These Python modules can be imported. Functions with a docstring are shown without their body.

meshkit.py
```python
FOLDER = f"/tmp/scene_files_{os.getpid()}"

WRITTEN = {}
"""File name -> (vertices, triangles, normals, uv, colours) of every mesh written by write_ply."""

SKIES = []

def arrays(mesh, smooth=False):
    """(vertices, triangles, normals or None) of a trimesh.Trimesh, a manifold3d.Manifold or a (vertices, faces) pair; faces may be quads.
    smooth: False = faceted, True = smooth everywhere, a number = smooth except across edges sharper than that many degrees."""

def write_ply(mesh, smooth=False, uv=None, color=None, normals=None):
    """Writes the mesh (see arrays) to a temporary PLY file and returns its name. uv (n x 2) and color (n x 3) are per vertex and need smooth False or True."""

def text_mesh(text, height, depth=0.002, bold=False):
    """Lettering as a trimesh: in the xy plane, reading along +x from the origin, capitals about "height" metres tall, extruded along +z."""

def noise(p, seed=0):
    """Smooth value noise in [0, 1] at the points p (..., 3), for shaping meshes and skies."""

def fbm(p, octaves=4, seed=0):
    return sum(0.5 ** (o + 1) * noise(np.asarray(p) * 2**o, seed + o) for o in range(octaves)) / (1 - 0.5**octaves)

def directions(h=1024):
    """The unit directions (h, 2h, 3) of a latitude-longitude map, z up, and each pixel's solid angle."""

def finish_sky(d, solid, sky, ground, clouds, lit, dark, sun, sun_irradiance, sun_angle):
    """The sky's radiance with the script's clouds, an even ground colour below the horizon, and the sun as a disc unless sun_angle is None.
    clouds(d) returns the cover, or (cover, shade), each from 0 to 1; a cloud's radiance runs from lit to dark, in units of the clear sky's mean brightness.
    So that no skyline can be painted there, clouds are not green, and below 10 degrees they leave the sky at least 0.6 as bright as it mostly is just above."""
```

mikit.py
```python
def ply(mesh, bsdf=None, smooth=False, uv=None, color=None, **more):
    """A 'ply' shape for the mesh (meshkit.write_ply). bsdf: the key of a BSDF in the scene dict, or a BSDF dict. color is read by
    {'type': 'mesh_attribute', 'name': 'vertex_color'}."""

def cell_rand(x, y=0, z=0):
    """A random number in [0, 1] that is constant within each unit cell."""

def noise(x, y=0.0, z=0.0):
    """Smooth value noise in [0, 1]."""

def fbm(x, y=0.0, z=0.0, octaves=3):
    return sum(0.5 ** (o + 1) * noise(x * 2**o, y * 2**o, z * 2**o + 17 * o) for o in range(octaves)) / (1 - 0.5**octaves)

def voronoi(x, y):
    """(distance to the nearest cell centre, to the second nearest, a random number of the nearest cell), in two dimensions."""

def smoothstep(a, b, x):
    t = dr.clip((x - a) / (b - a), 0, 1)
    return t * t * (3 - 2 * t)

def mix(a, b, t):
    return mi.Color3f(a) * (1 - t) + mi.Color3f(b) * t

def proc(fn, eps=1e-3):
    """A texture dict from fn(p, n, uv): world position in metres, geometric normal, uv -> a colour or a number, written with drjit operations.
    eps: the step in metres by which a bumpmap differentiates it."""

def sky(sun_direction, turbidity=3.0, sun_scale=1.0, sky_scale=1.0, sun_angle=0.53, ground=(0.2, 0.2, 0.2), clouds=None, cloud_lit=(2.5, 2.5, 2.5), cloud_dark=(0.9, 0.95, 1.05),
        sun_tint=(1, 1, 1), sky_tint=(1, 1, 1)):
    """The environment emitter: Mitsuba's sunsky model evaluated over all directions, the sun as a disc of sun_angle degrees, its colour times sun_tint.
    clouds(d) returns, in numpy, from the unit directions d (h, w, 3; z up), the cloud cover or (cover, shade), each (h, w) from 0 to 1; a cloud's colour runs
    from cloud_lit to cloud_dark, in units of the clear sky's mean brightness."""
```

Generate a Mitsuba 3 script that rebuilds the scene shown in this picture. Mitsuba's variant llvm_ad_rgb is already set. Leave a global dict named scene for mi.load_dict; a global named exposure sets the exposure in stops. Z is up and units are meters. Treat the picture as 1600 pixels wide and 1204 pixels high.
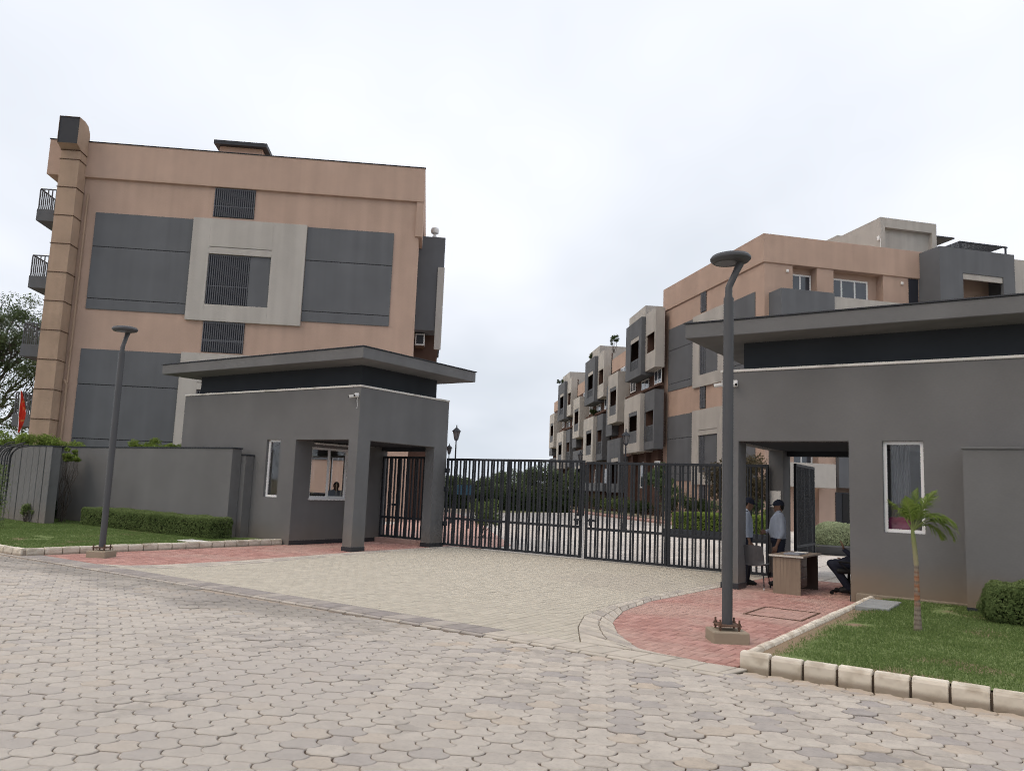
import math, numpy as np, trimesh, mitsuba as mi, mikit, meshkit, drjit as dr
from manifold3d import Manifold, OpType
from mikit import noise, fbm, smoothstep, mix, cell_rand
T = mi.ScalarTransform4f
scene, labels = {}, {}
PI = math.pi

# ------------------------------------------------------------------ camera, sky, exposure
CAM_H, F_PX = 1.6, 1247.0 / 1600
PITCH, ROLL = math.radians(7.336), math.radians(2.265)
_fw = np.array([0, math.cos(PITCH), math.sin(PITCH)])
_up = np.array([0, -math.sin(PITCH), math.cos(PITCH)])
_rt = np.array([1.0, 0, 0])
_upr = -math.sin(ROLL) * _rt + math.cos(ROLL) * _up
eye = np.array([0, 0, CAM_H])
scene['camera'] = {'type': 'perspective', 'fov': math.degrees(2 * math.atan(0.5 / F_PX)), 'fov_axis': 'x', 'near_clip': 0.05, 'far_clip': 5000.0,
                   'to_world': T().look_at(origin=eye.tolist(), target=(eye + _fw).tolist(), up=_upr.tolist())}

def cloud_cover(d):
    z = np.clip(d[..., 2:3], 0.03, 1)
    p = d / (z + 0.22) * np.array([1.0, 0.62, 1.0])
    n = meshkit.fbm(p * np.array([1.5, 1.5, 1.5]) + 3.3, 5, seed=4)
    m = meshkit.fbm(p * 3.1 + 9.1, 4, seed=9)
    low = 1 - np.clip(d[..., 2] / 0.42, 0, 1)
    return np.ones(d.shape[:2]), np.clip(0.22 + 1.5 * (n - 0.5) + 0.7 * (m - 0.5) + 0.58 * low ** 1.3, 0, 1)
exposure = 1.52
scene['sky'] = mikit.sky([-0.62, -0.42, 0.72], turbidity=4, sun_scale=0.22, sun_angle=38, clouds=cloud_cover, cloud_lit=(3.26, 3.36, 3.62), cloud_dark=(2.36, 2.55, 2.80), ground=(0.28, 0.26, 0.24), sun_tint=(1, 0.96, 0.92))

# ------------------------------------------------------------------ helpers
def rot(t):
    c, s = math.cos(t), math.sin(t)
    return np.array([[c, -s, 0], [s, c, 0], [0, 0, 1.0]])
FG, FL, FR = rot(math.radians(-34.6)), rot(math.radians(5.744)), rot(math.radians(12.67))   # gate, left block and street row, right block
FW = np.eye(3)

_pts = np.array([[sx * (1 if k == 0 else .5), sy * (1 if k == 1 else .5), sz * (1 if k == 2 else .5)] for sx in (-1, 1) for sy in (-1, 1) for sz in (-1, 1) for k in range(3)])
_sg = np.sign(_pts); _ax = np.tile(np.arange(3), 8)
def _chamfer_faces():
    from scipy.spatial import ConvexHull
    h = ConvexHull(_pts)
    f = h.simplices.copy()
    for i, (a, b, c) in enumerate(f):
        n = np.cross(_pts[b] - _pts[a], _pts[c] - _pts[a])
        if n @ (_pts[a] + _pts[b] + _pts[c]) < 0: f[i] = (a, c, b)
    return f
CH_F = _chamfer_faces()
BOX_V = np.array([[x, y, z] for x in (0, 1) for y in (0, 1) for z in (0, 1)], float)
BOX_F = np.array([[0, 1, 3], [0, 3, 2], [4, 6, 7], [4, 7, 5], [0, 4, 5], [0, 5, 1], [2, 3, 7], [2, 7, 6], [0, 2, 6], [0, 6, 4], [1, 5, 7], [1, 7, 3]])

class MB:
    def __init__(self): self.v, self.f, self.t, self.n = [], [], [], 0
    def add(self, v, f, tone=(0.5, 1.0)):
        v = np.asarray(v, float); f = np.asarray(f, int)
        self.v.append(v); self.f.append(f + self.n); self.n += len(v)
        t = np.asarray(tone, float)
        self.t.append(np.tile(t, (len(v), 1)) if t.ndim == 1 else t)
        return self
    def box(self, x0, x1, y0, y1, z0, z1, ch=0.0, R=None, tone=(0.5, 1.0)):
        x0, x1 = min(x0, x1), max(x0, x1); y0, y1 = min(y0, y1), max(y0, y1); z0, z1 = min(z0, z1), max(z0, z1)
        c = np.array([x0 + x1, y0 + y1, z0 + z1]) / 2; h = np.array([x1 - x0, y1 - y0, z1 - z0]) / 2
        if ch > 0:
            ch = min(ch, 0.45 * h.min())
            v = _sg * (h - ch)
            v[np.arange(24), _ax] = (_sg * h)[np.arange(24), _ax]
            f = CH_F
        else:
            v, f = (BOX_V * 2 - 1) * h, BOX_F
        if R is not None: v = v @ np.asarray(R).T
        return self.add(v + c, f, tone)
    def tube(self, pts, r, n=10, cap=True):
        p = np.asarray(pts, float); k = len(p)
        r = np.broadcast_to(r, (k,))
        t = np.gradient(p, axis=0); t /= np.linalg.norm(t, axis=1, keepdims=True) + 1e-12
        ref = np.array([1.0, 0, 0]) if abs(t[:, 2]).mean() > 0.8 else np.array([0, 0, 1.0])
        a = np.cross(t, ref); a /= np.linalg.norm(a, axis=1, keepdims=True) + 1e-12
        b = np.cross(t, a)
        an = np.arange(n) * 2 * PI / n
        v = (p[:, None] + r[:, None, None] * (np.cos(an)[None, :, None] * a[:, None] + np.sin(an)[None, :, None] * b[:, None])).reshape(-1, 3)
        f = []
        for i in range(k - 1):
            for j in range(n):
                q = (i * n + j, i * n + (j + 1) % n, (i + 1) * n + (j + 1) % n, (i + 1) * n + j)
                f += [(q[0], q[2], q[1]), (q[0], q[3], q[2])]
        v = list(v)
        if cap:
            v += [p[0], p[-1]]
            for j in range(n):
                f.append((k * n, j, (j + 1) % n)); f.append((k * n + 1, (k - 1) * n + (j + 1) % n, (k - 1) * n + j))
        f = np.array(f)[:, ::-1] if False else np.array(f)
        m = trimesh.Trimesh(np.array(v), f, process=False)
        if cap and m.volume < 0: f = f[:, ::-1]
        return self.add(m.vertices, f)
    def lathe(self, prof, c=(0, 0, 0), n=24, squash=None):
        m = trimesh.creation.revolve(np.asarray(prof, float), sections=n)
        v = np.array(m.vertices)
        if squash is not None: v = v @ np.asarray(squash).T
        return self.add(v + np.asarray(c), m.faces)
    def prism(self, poly, z0, z1, ch=0.0, tone=(0.5, 1.0)):          # convex-ish polygon, counter-clockwise, chamfered top; no bottom
        p = np.asarray(poly, float); n = len(p); c = p.mean(0)
        if ch > 0:
            d = np.roll(p, -1, 0) - np.roll(p, 1, 0); nn = np.stack([-d[:, 1], d[:, 0]], 1); nn /= np.linalg.norm(nn, axis=1, keepdims=True) + 1e-12
            q = p + nn * ch
            rings = [np.c_[p, np.full(n, z0)], np.c_[p, np.full(n, z1 - ch * .8)], np.c_[q, np.full(n, z1)]]
        else:
            rings = [np.c_[p, np.full(n, z0)], np.c_[p, np.full(n, z1)]]
        v = np.vstack(rings + [np.append(c, z1)[None]])
        i = np.arange(n); j = (i + 1) % n; f = []
        for k in range(len(rings) - 1):
            a, b = k * n, (k + 1) * n
            f += [np.stack([a + i, a + j, b + j], 1), np.stack([a + i, b + j, b + i], 1)]
        a = (len(rings) - 1) * n
        f.append(np.stack([a + i, a + j, i * 0 + len(v) - 1], 1))
        t = np.tile(np.asarray(tone, float), (len(v), 1)); t[:n, 1] = 0
        return self.add(v, np.vstack(f), t)
    def poly(self, poly, z):                                        # flat sheet facing up
        from shapely.geometry import Polygon
        vv, ff = trimesh.creation.triangulate_polygon(Polygon(poly), engine='earcut')
        vv = np.c_[vv, np.full(len(vv), z)]
        ff = np.array(ff)
        nz = np.cross(vv[ff[:, 1]] - vv[ff[:, 0]], vv[ff[:, 2]] - vv[ff[:, 0]])[:, 2]
        ff[nz < 0] = ff[nz < 0][:, ::-1]
        return self.add(vv, ff)
    def get(self, F=None, at=None):
        v = np.vstack(self.v)
        if F is not None: v = v @ F.T
        if at is not None: v = v + np.asarray(at)
        return v, np.vstack(self.f), np.vstack(self.t)

def fresh(key, table):
    if key not in table: return key
    i = 1
    while f'{key}_{i:03d}' in table: i += 1
    return f'{key}_{i:03d}'
NAMES = set()
def thing(name, label, cat, group=None):
    key = fresh(name, NAMES); NAMES.add(key)
    labels[key] = {'label': label, 'category': cat}
    if group: labels[key]['group'] = group
    return key
def struct(name):
    key = fresh(name, NAMES); NAMES.add(key); labels[key] = {'kind': 'structure'}
    return key
def put(key, mb, mat, F=None, at=None, smooth=False, uv=False, kind=None, label=None, **more):
    v, f, t = mb.get(F, at) if isinstance(mb, MB) else (np.asarray(mb[0]), np.asarray(mb[1]), None)
    key = fresh(key, scene)
    scene[key] = mikit.ply((v, f), mat, smooth=smooth, uv=t if uv else None, **more)
    if label or kind:
        labels.setdefault(key, {})
        if label: labels[key]['label'] = label
        if kind: labels[key]['kind'] = kind
    return key
def part(parent, name, mb, mat, F=None, **k): return put(f'{parent}__{name}', mb, mat, F, **k)
def again(key, src, M=None):
    key = fresh(key, scene)
    scene[key] = {**scene[src], **({'to_world': M} if M is not None else {})}
    return key

# ------------------------------------------------------------------ materials
def bsdf(key, col, rough=0.8, spec=0.25, bump=None, bscale=0.001, eps=2e-3, metallic=0.0, **more):
    base = {'type': 'rgb', 'value': list(col)} if isinstance(col, (tuple, list)) else mikit.proc(col)
    b = {'type': 'principled', 'base_color': base, 'roughness': rough, 'specular': spec, 'metallic': metallic, **more}
    if bump is not None: b = {'type': 'bumpmap', 'tex': mikit.proc(bump, eps), 'scale': bscale, 'bsdf': b}
    scene[key] = {'type': 'twosided', 'bsdf': b}
def plaster(key, col, var=0.10, streak=0.07, stain=None):
    col = np.array(col)
    def fn(p, n, uv):
        h = p.x * 0.83 + p.y * 0.57
        k = 1 + 1.3 * var * (fbm(p.x * 1.3, p.y * 1.3, p.z * 1.1, 4) - 0.5) * 2 + 1.5 * streak * (fbm(h * 4.0, p.z * 0.25, 3.0, 3) - 0.5) * 2 + 0.10 * (noise(p.x * 55, p.y * 55, p.z * 55) - 0.5)
        c = mi.Color3f(col.tolist()) * k
        if stain is not None:
            e = fbm(h * 2.2, p.z * 1.5, 1.0, 3)
            w = (1 - smoothstep(0.0, 0.75, p.z + 0.35 * (e - 0.5))) * stain
            c = mix(c, (0.23, 0.17, 0.115), w)
        return c
    bsdf(key, fn, 0.9, 0.12, bump=lambda p, n, uv: noise(p.x * 70, p.y * 70, p.z * 70) + 0.5 * noise(p.x * 160, p.y * 160, p.z * 160) + 2.5 * fbm(p.x * 2.1, p.y * 2.1, p.z * 2.1, 2), bscale=0.0016, eps=3e-3)
plaster('m_grey', (0.147, 0.147, 0.149), stain=0.28)
plaster('m_grey_stain', (0.150, 0.149, 0.150), stain=0.75)
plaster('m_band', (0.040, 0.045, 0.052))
plaster('m_tan', (0.42, 0.305, 0.245), var=0.07, streak=0.06)
plaster('m_duct', (0.36, 0.262, 0.195), var=0.14, streak=0.10)
plaster('m_panel', (0.122, 0.128, 0.138), var=0.08)
plaster('m_white', (0.400, 0.380, 0.352), var=0.06, streak=0.08)
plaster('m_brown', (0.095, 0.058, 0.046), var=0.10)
plaster('m_soffit', (0.17, 0.165, 0.16))
plaster('m_concrete', (0.27, 0.225, 0.17), var=0.25, stain=0.0)
def fn_kerb(p, n, uv):
    k = fbm(p.x * 7, p.y * 7, p.z * 7, 4)
    c = mix((0.62, 0.56, 0.47), (0.46, 0.40, 0.32), smoothstep(0.42, 0.68, k)) * (0.93 + 0.14 * uv.x)
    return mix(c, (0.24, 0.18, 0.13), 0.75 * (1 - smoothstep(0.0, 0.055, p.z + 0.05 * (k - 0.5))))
bsdf('m_kerb', fn_kerb, 0.9, 0.15, bump=lambda p, n, uv: fbm(p.x * 40, p.y * 40, p.z * 40, 2), bscale=0.002)
def fn_paver(p, n, uv):
    r = uv.x
    c = mix((0.495, 0.445, 0.385), (0.415, 0.372, 0.325), smoothstep(0.35, 0.80, r))
    c = mix(c, (0.358, 0.325, 0.302), smoothstep(0.84, 0.97, r))
    c = mix(c, (0.47, 0.395, 0.315), 1 - smoothstep(0.02, 0.14, r))
    k = fbm(p.x * 14, p.y * 14, 0, 4)
    big = fbm(p.x * 0.55, p.y * 0.75, 5.0, 4)
    c = c * (0.76 + 0.26 * k) * (1 - 0.07 * smoothstep(0.45, 0.75, fbm(p.x * 60, p.y * 60, 0, 2)))
    c = mix(c, (0.35, 0.315, 0.29), 0.6 * smoothstep(0.50, 0.68, big))
    dust = smoothstep(0.25, 0.75, 0.50 - 0.16 * p.x + 0.7 * (fbm(p.x * 0.5, p.y * 0.5, 9.0, 3) - 0.5))
    c = mix(c, (0.405, 0.368, 0.325), 0.55 * dust)
    gu, gs = p.x * 0.8231 - p.y * 0.5678, p.x * 0.5678 + p.y * 0.8231
    st = smoothstep(5.9, 7.1, gs + 1.3 * (fbm(gu * 0.9, gs * 2.2, 4.0, 4) - 0.5)) * (1 - smoothstep(-8.5, -5.0, gu))
    c = c * (1 - 0.36 * st)
    sand = smoothstep(7.30, 7.62, gs + 0.35 * (k - 0.5)) * smoothstep(-2.9, -2.4, gu)
    c = mix(c, (0.36, 0.285, 0.21), 0.85 * sand)
    spot = smoothstep(0.70, 0.76, noise(gu * 1.1 + 3, gs * 1.9, 8.0)) * smoothstep(0.45, 0.6, fbm(gu * 6, gs * 6, 2.0, 3))
    c = c * (1 - 0.14 * spot)
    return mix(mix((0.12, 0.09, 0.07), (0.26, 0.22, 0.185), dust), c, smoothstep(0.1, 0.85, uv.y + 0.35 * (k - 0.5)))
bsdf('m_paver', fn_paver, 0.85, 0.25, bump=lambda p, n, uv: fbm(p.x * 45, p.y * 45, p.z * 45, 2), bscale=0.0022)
def fn_drive(p, n, uv):
    k = fbm(p.x * 9, p.y * 9, 0, 4); big = fbm(p.x * 0.45, p.y * 0.7, 2.0, 4)
    c = mix((0.485, 0.440, 0.360), (0.455, 0.412, 0.337), smoothstep(0.1, 0.95, uv.x)) * (0.79 + 0.18 * k)
    c = mix(c, (0.37, 0.33, 0.275), 0.55 * smoothstep(0.50, 0.72, big))
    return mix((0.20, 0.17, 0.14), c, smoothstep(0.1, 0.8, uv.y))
bsdf('m_drive', fn_drive, 0.85, 0.25)
def fn_red(p, n, uv):
    k = fbm(p.x * 8, p.y * 8, 0, 4); big = fbm(p.x * 0.8, p.y * 0.8, 7.0, 4)
    c = mix((0.405, 0.232, 0.198), (0.33, 0.175, 0.148), smoothstep(0.1, 0.95, uv.x)) * (0.86 + 0.28 * k)
    c = mix(c, (0.42, 0.30, 0.25), 0.5 * smoothstep(0.48, 0.72, big))
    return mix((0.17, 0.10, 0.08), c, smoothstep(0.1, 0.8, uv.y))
bsdf('m_red', fn_red, 0.85, 0.2)
def fn_strip(p, n, uv):
    k = fbm(p.x * 7, p.y * 7, 0, 4)
    c = mix((0.43, 0.385, 0.325), (0.255, 0.228, 0.212), smoothstep(0.15, 0.95, uv.x)) * (0.82 + 0.36 * k)
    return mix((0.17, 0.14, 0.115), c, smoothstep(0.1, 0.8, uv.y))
bsdf('m_strip', fn_strip, 0.88, 0.2)
bsdf('m_joint', lambda p, n, uv: mix((0.10, 0.076, 0.06), (0.30, 0.25, 0.205), smoothstep(.30, .80, 0.5 - 0.09 * p.x + 0.9 * (fbm(p.x * 2, p.y * 2, 0, 4) - 0.5))), 0.95, 0.1)
bsdf('m_joint_grey', lambda p, n, uv: mix((0.14, 0.115, 0.09), (0.25, 0.215, 0.175), fbm(p.x * 3, p.y * 3, 0, 3)), 0.95, 0.1)
bsdf('m_joint_red', lambda p, n, uv: mix((0.17, 0.11, 0.09), (0.27, 0.17, 0.14), fbm(p.x * 3, p.y * 3, 0, 3)), 0.95, 0.1)
bsdf('m_earth', lambda p, n, uv: mix((0.30, 0.25, 0.19), (0.20, 0.20, 0.11), smoothstep(0.4, 0.7, fbm(p.x * 0.12, p.y * 0.12, 0, 4))), 0.95, 0.1)
def fn_inner(p, n, uv):
    a, b = p.x * 0.823 - p.y * 0.568, p.x * 0.568 + p.y * 0.823
    j = dr.minimum(dr.abs(b / 0.6 - dr.floor(b / 0.6) - 0.5), dr.abs(a / 0.9 - dr.floor(a / 0.9) - 0.5))
    c = mix((0.52, 0.48, 0.43), (0.42, 0.39, 0.36), fbm(p.x * 0.9, p.y * 0.9, 0, 4)) * (0.93 + 0.14 * cell_rand(dr.floor(a / 0.9 + .5), dr.floor(b / 0.6 + .5)))
    return mix((0.27, 0.235, 0.21), c, smoothstep(0.010, 0.035, j))
bsdf('m_inner', fn_inner, 0.85, 0.2)
bsdf('m_pink', lambda p, n, uv: mix((0.47, 0.27, 0.225), (0.42, 0.30, 0.26), fbm(p.x * 1.5, p.y * 1.5, 0, 4)), 0.88, 0.15)
def fn_lawn(p, n, uv):
    k = fbm(p.x * 2.2, p.y * 2.2, 0, 4)
    c = mix((0.115, 0.150, 0.056), (0.150, 0.185, 0.078), k)
    edge = p.x * 0.8231 - p.y * 0.5678 + 2.30
    c = mix(c, (0.21, 0.155, 0.105), (1 - smoothstep(-0.12, 0.12, edge + 0.3 * (k - 0.5))) * smoothstep(-0.6, -0.3, edge))
    return mix(c, (0.20, 0.15, 0.10), smoothstep(0.62, 0.78, fbm(p.x * 1.4 + 7, p.y * 1.4, 2, 4)))
bsdf('m_lawn', fn_lawn, 0.95, 0.1)
def leafmat(key, c0, c1, trans=0.7):
    scene[key] = {'type': 'principledthin', 'base_color': mikit.proc(lambda p, n, uv: mix(c0, c1, uv.x)), 'roughness': 0.55, 'diff_trans': trans, 'spec_trans': 0.0}
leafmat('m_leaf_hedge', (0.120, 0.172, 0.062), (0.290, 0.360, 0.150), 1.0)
leafmat('m_leaf_bright', (0.12, 0.18, 0.040), (0.30, 0.38, 0.095))
leafmat('m_leaf_tree', (0.070, 0.105, 0.052), (0.160, 0.205, 0.100))
leafmat('m_leaf_far', (0.13, 0.175, 0.085), (0.25, 0.31, 0.165))
leafmat('m_leaf_dark', (0.042, 0.066, 0.030), (0.095, 0.128, 0.055))
leafmat('m_leaf_olive', (0.060, 0.052, 0.032), (0.140, 0.115, 0.070))
leafmat('m_leaf_pale', (0.16, 0.20, 0.11), (0.46, 0.52, 0.33), 0.4)
leafmat('m_leaf_palm', (0.095, 0.150, 0.030), (0.250, 0.320, 0.080))
leafmat('m_grass', (0.125, 0.190, 0.060), (0.225, 0.300, 0.110), 0.8)
bsdf('m_bark', lambda p, n, uv: mix((0.055, 0.046, 0.040), (0.12, 0.10, 0.085), fbm(p.x * 9, p.y * 9, p.z * 3, 3)), 0.95, 0.1)
bsdf('m_gate', lambda p, n, uv: mix((0.022, 0.025, 0.031), (0.034, 0.037, 0.043), fbm(p.x * 3, p.y * 3, p.z * 3, 3)), 0.6, 0.22)
bsdf('m_pole', lambda p, n, uv: mix((0.050, 0.052, 0.058), (0.070, 0.071, 0.075), fbm(p.x * 9, p.y * 9, p.z * 2, 3)), 0.45, 0.4)
bsdf('m_rust', lambda p, n, uv: mix((0.06, 0.045, 0.038), (0.14, 0.075, 0.045), fbm(p.x * 25, p.y * 25, p.z * 25, 3)), 0.8, 0.3)
bsdf('m_dark', (0.018, 0.020, 0.026), 0.5, 0.4)
bsdf('m_black', (0.012, 0.012, 0.013), 0.6, 0.3)
bsdf('m_grille', (0.020, 0.022, 0.030), 0.6, 0.3)
bsdf('m_slat', (0.115, 0.120, 0.135), 0.5, 0.4)
bsdf('m_plinth', (0.030, 0.033, 0.038), 0.25, 0.5)
bsdf('m_frame', (0.72, 0.72, 0.72), 0.4, 0.4)
bsdf('m_coping', lambda p, n, uv: mix((0.66, 0.64, 0.61), (0.45, 0.43, 0.40), smoothstep(0.5, 0.8, fbm(p.x * 3, p.y * 3, 0, 3))), 0.7, 0.3)
bsdf('m_cream', (0.52, 0.49, 0.44), 0.8, 0.2)
bsdf('m_glass_far', (0.035, 0.045, 0.060), 0.06, 0.9)
scene['m_pane'] = {'type': 'thindielectric', 'int_ior': 1.5}
bsdf('m_lens', (0.12, 0.12, 0.125), 0.12, 0.8)
bsdf('m_whiteplastic', (0.70, 0.70, 0.69), 0.35, 0.5)
bsdf('m_wood', lambda p, n, uv: mix((0.27, 0.205, 0.150), (0.16, 0.115, 0.082), fbm((p.x * 0.82 - p.y * 0.57) * 38, (p.x * .57 + p.y * .82) * 38, p.z * 2.0, 3)), 0.45, 0.4)
bsdf('m_wood_dark', lambda p, n, uv: mix((0.085, 0.048, 0.038), (0.045, 0.028, 0.024), fbm(p.x * 20, p.y * 20, p.z * 2.0, 3)), 0.4, 0.4)
bsdf('m_plastic_grey', lambda p, n, uv: mix((0.070, 0.072, 0.077), (0.110, 0.112, 0.116), fbm(p.x * 6, p.y * 6, p.z * 6, 3)), 0.4, 0.4)
bsdf('m_skin', lambda p, n, uv: mix((0.155, 0.085, 0.058), (0.20, 0.115, 0.080), fbm(p.x * 20, p.y * 20, p.z * 20, 2)), 0.55, 0.35)
bsdf('m_shirt', lambda p, n, uv: mix((0.36, 0.40, 0.47), (0.28, 0.315, 0.385), fbm(p.x * 14, p.y * 14, p.z * 9, 3)), 0.9, 0.15, bump=lambda p, n, uv: fbm(p.x * 22, p.y * 22, p.z * 14, 3), bscale=0.010)
bsdf('m_navy', lambda p, n, uv: mix((0.014, 0.017, 0.030), (0.028, 0.031, 0.046), fbm(p.x * 9, p.y * 9, p.z * 5, 3)), 0.9, 0.15, bump=lambda p, n, uv: fbm(p.x * 18, p.y * 18, p.z * 8, 3), bscale=0.008)
bsdf('m_hair', (0.010, 0.009, 0.009), 0.5, 0.3)
bsdf('m_paper', (0.74, 0.73, 0.70), 0.8, 0.2)
bsdf('m_book', (0.22, 0.23, 0.26), 0.6, 0.3)
bsdf('m_magenta', lambda p, n, uv: mix((0.22, 0.035, 0.10), (0.13, 0.02, 0.07), fbm(p.x * 18, p.y * 18, p.z * 18, 3)), 0.9, 0.1)
bsdf('m_curtain', lambda p, n, uv: mix((0.10, 0.10, 0.115), (0.20, 0.20, 0.22), fbm((p.x * .82 - p.y * .57) * 14, 0, 0, 2)), 0.9, 0.1)
bsdf('m_flag', lambda p, n, uv: mix((0.48, 0.035, 0.02), (0.50, 0.20, 0.06), smoothstep(0.56, 0.66, fbm(p.x * 6, p.y * 6, p.z * 5, 3))), 0.9, 0.1)
bsdf('m_blue', (0.016, 0.06, 0.10), 0.5, 0.4)
bsdf('m_tarp', (0.018, 0.024, 0.050), 0.8, 0.2)
bsdf('m_rail', (0.09, 0.095, 0.105), 0.5, 0.4)
bsdf('m_trunk_palm', lambda p, n, uv: (0.72 + 0.28 * smoothstep(0.2, 0.5, dr.abs(p.z / 0.055 - dr.floor(p.z / 0.055) - 0.5) * 2)) * mix(mix((0.15, 0.125, 0.105), (0.27, 0.225, 0.18), fbm(p.x * 30, p.y * 30, p.z * 30, 3)), (0.30, 0.135, 0.075), smoothstep(0.36, 0.50, p.z) * (1 - smoothstep(0.74, 0.86, p.z)) * smoothstep(0.30, 0.5, fbm(p.x * 20, p.y * 20, p.z * 22, 2))), 0.9, 0.15)
bsdf('m_shaft', lambda p, n, uv: mix((0.27, 0.235, 0.145), (0.17, 0.20, 0.07), smoothstep(0.85, 1.3, p.z)), 0.6, 0.3)
bsdf('m_slab', lambda p, n, uv: mix((0.30, 0.31, 0.305), (0.20, 0.20, 0.195), fbm(p.x * 5, p.y * 5, 0, 4)), 0.85, 0.2)
bsdf('m_floor', (0.20, 0.17, 0.15), 0.7, 0.3)
bsdf('m_inside', (0.33, 0.33, 0.32), 0.9, 0.1)

# ------------------------------------------------------------------ ground, street and paving
from shapely.geometry import Polygon, box as sbox
rng = np.random.default_rng(7)
put(struct('ground'), MB().box(-1500, 1500, -600, 2500, -0.5, -0.06), 'm_earth')
def seen(w):                                                   # used only to choose which pieces become parts of their own
    q = w - eye; d = q @ _fw
    x = q @ (math.cos(ROLL) * _rt + math.sin(ROLL) * _up) / np.maximum(d, 1e-6); y = q @ _upr / np.maximum(d, 1e-6)
    return (d > .3) & (np.abs(x) < 0.66) & (np.abs(y) < 0.50)
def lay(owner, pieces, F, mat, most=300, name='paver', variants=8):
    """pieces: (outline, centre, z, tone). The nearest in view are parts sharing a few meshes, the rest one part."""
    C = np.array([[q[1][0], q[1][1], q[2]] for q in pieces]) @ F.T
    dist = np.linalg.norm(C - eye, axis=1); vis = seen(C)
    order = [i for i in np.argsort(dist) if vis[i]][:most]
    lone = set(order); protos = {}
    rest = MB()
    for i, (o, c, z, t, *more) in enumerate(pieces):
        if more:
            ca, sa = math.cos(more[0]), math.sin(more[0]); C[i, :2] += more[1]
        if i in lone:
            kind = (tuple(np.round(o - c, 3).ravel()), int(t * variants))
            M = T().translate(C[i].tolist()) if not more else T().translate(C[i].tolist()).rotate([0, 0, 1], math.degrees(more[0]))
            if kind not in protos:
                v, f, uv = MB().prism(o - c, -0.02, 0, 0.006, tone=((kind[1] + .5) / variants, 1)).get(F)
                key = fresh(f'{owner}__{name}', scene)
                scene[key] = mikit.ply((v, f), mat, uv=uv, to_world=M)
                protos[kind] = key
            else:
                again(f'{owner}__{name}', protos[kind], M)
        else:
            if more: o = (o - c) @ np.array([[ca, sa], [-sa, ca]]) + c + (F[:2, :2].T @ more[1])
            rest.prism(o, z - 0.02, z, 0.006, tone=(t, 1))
    if rest.n: put(f'{owner}__paver_field', rest, mat, F, uv=True, kind='stuff')

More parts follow.
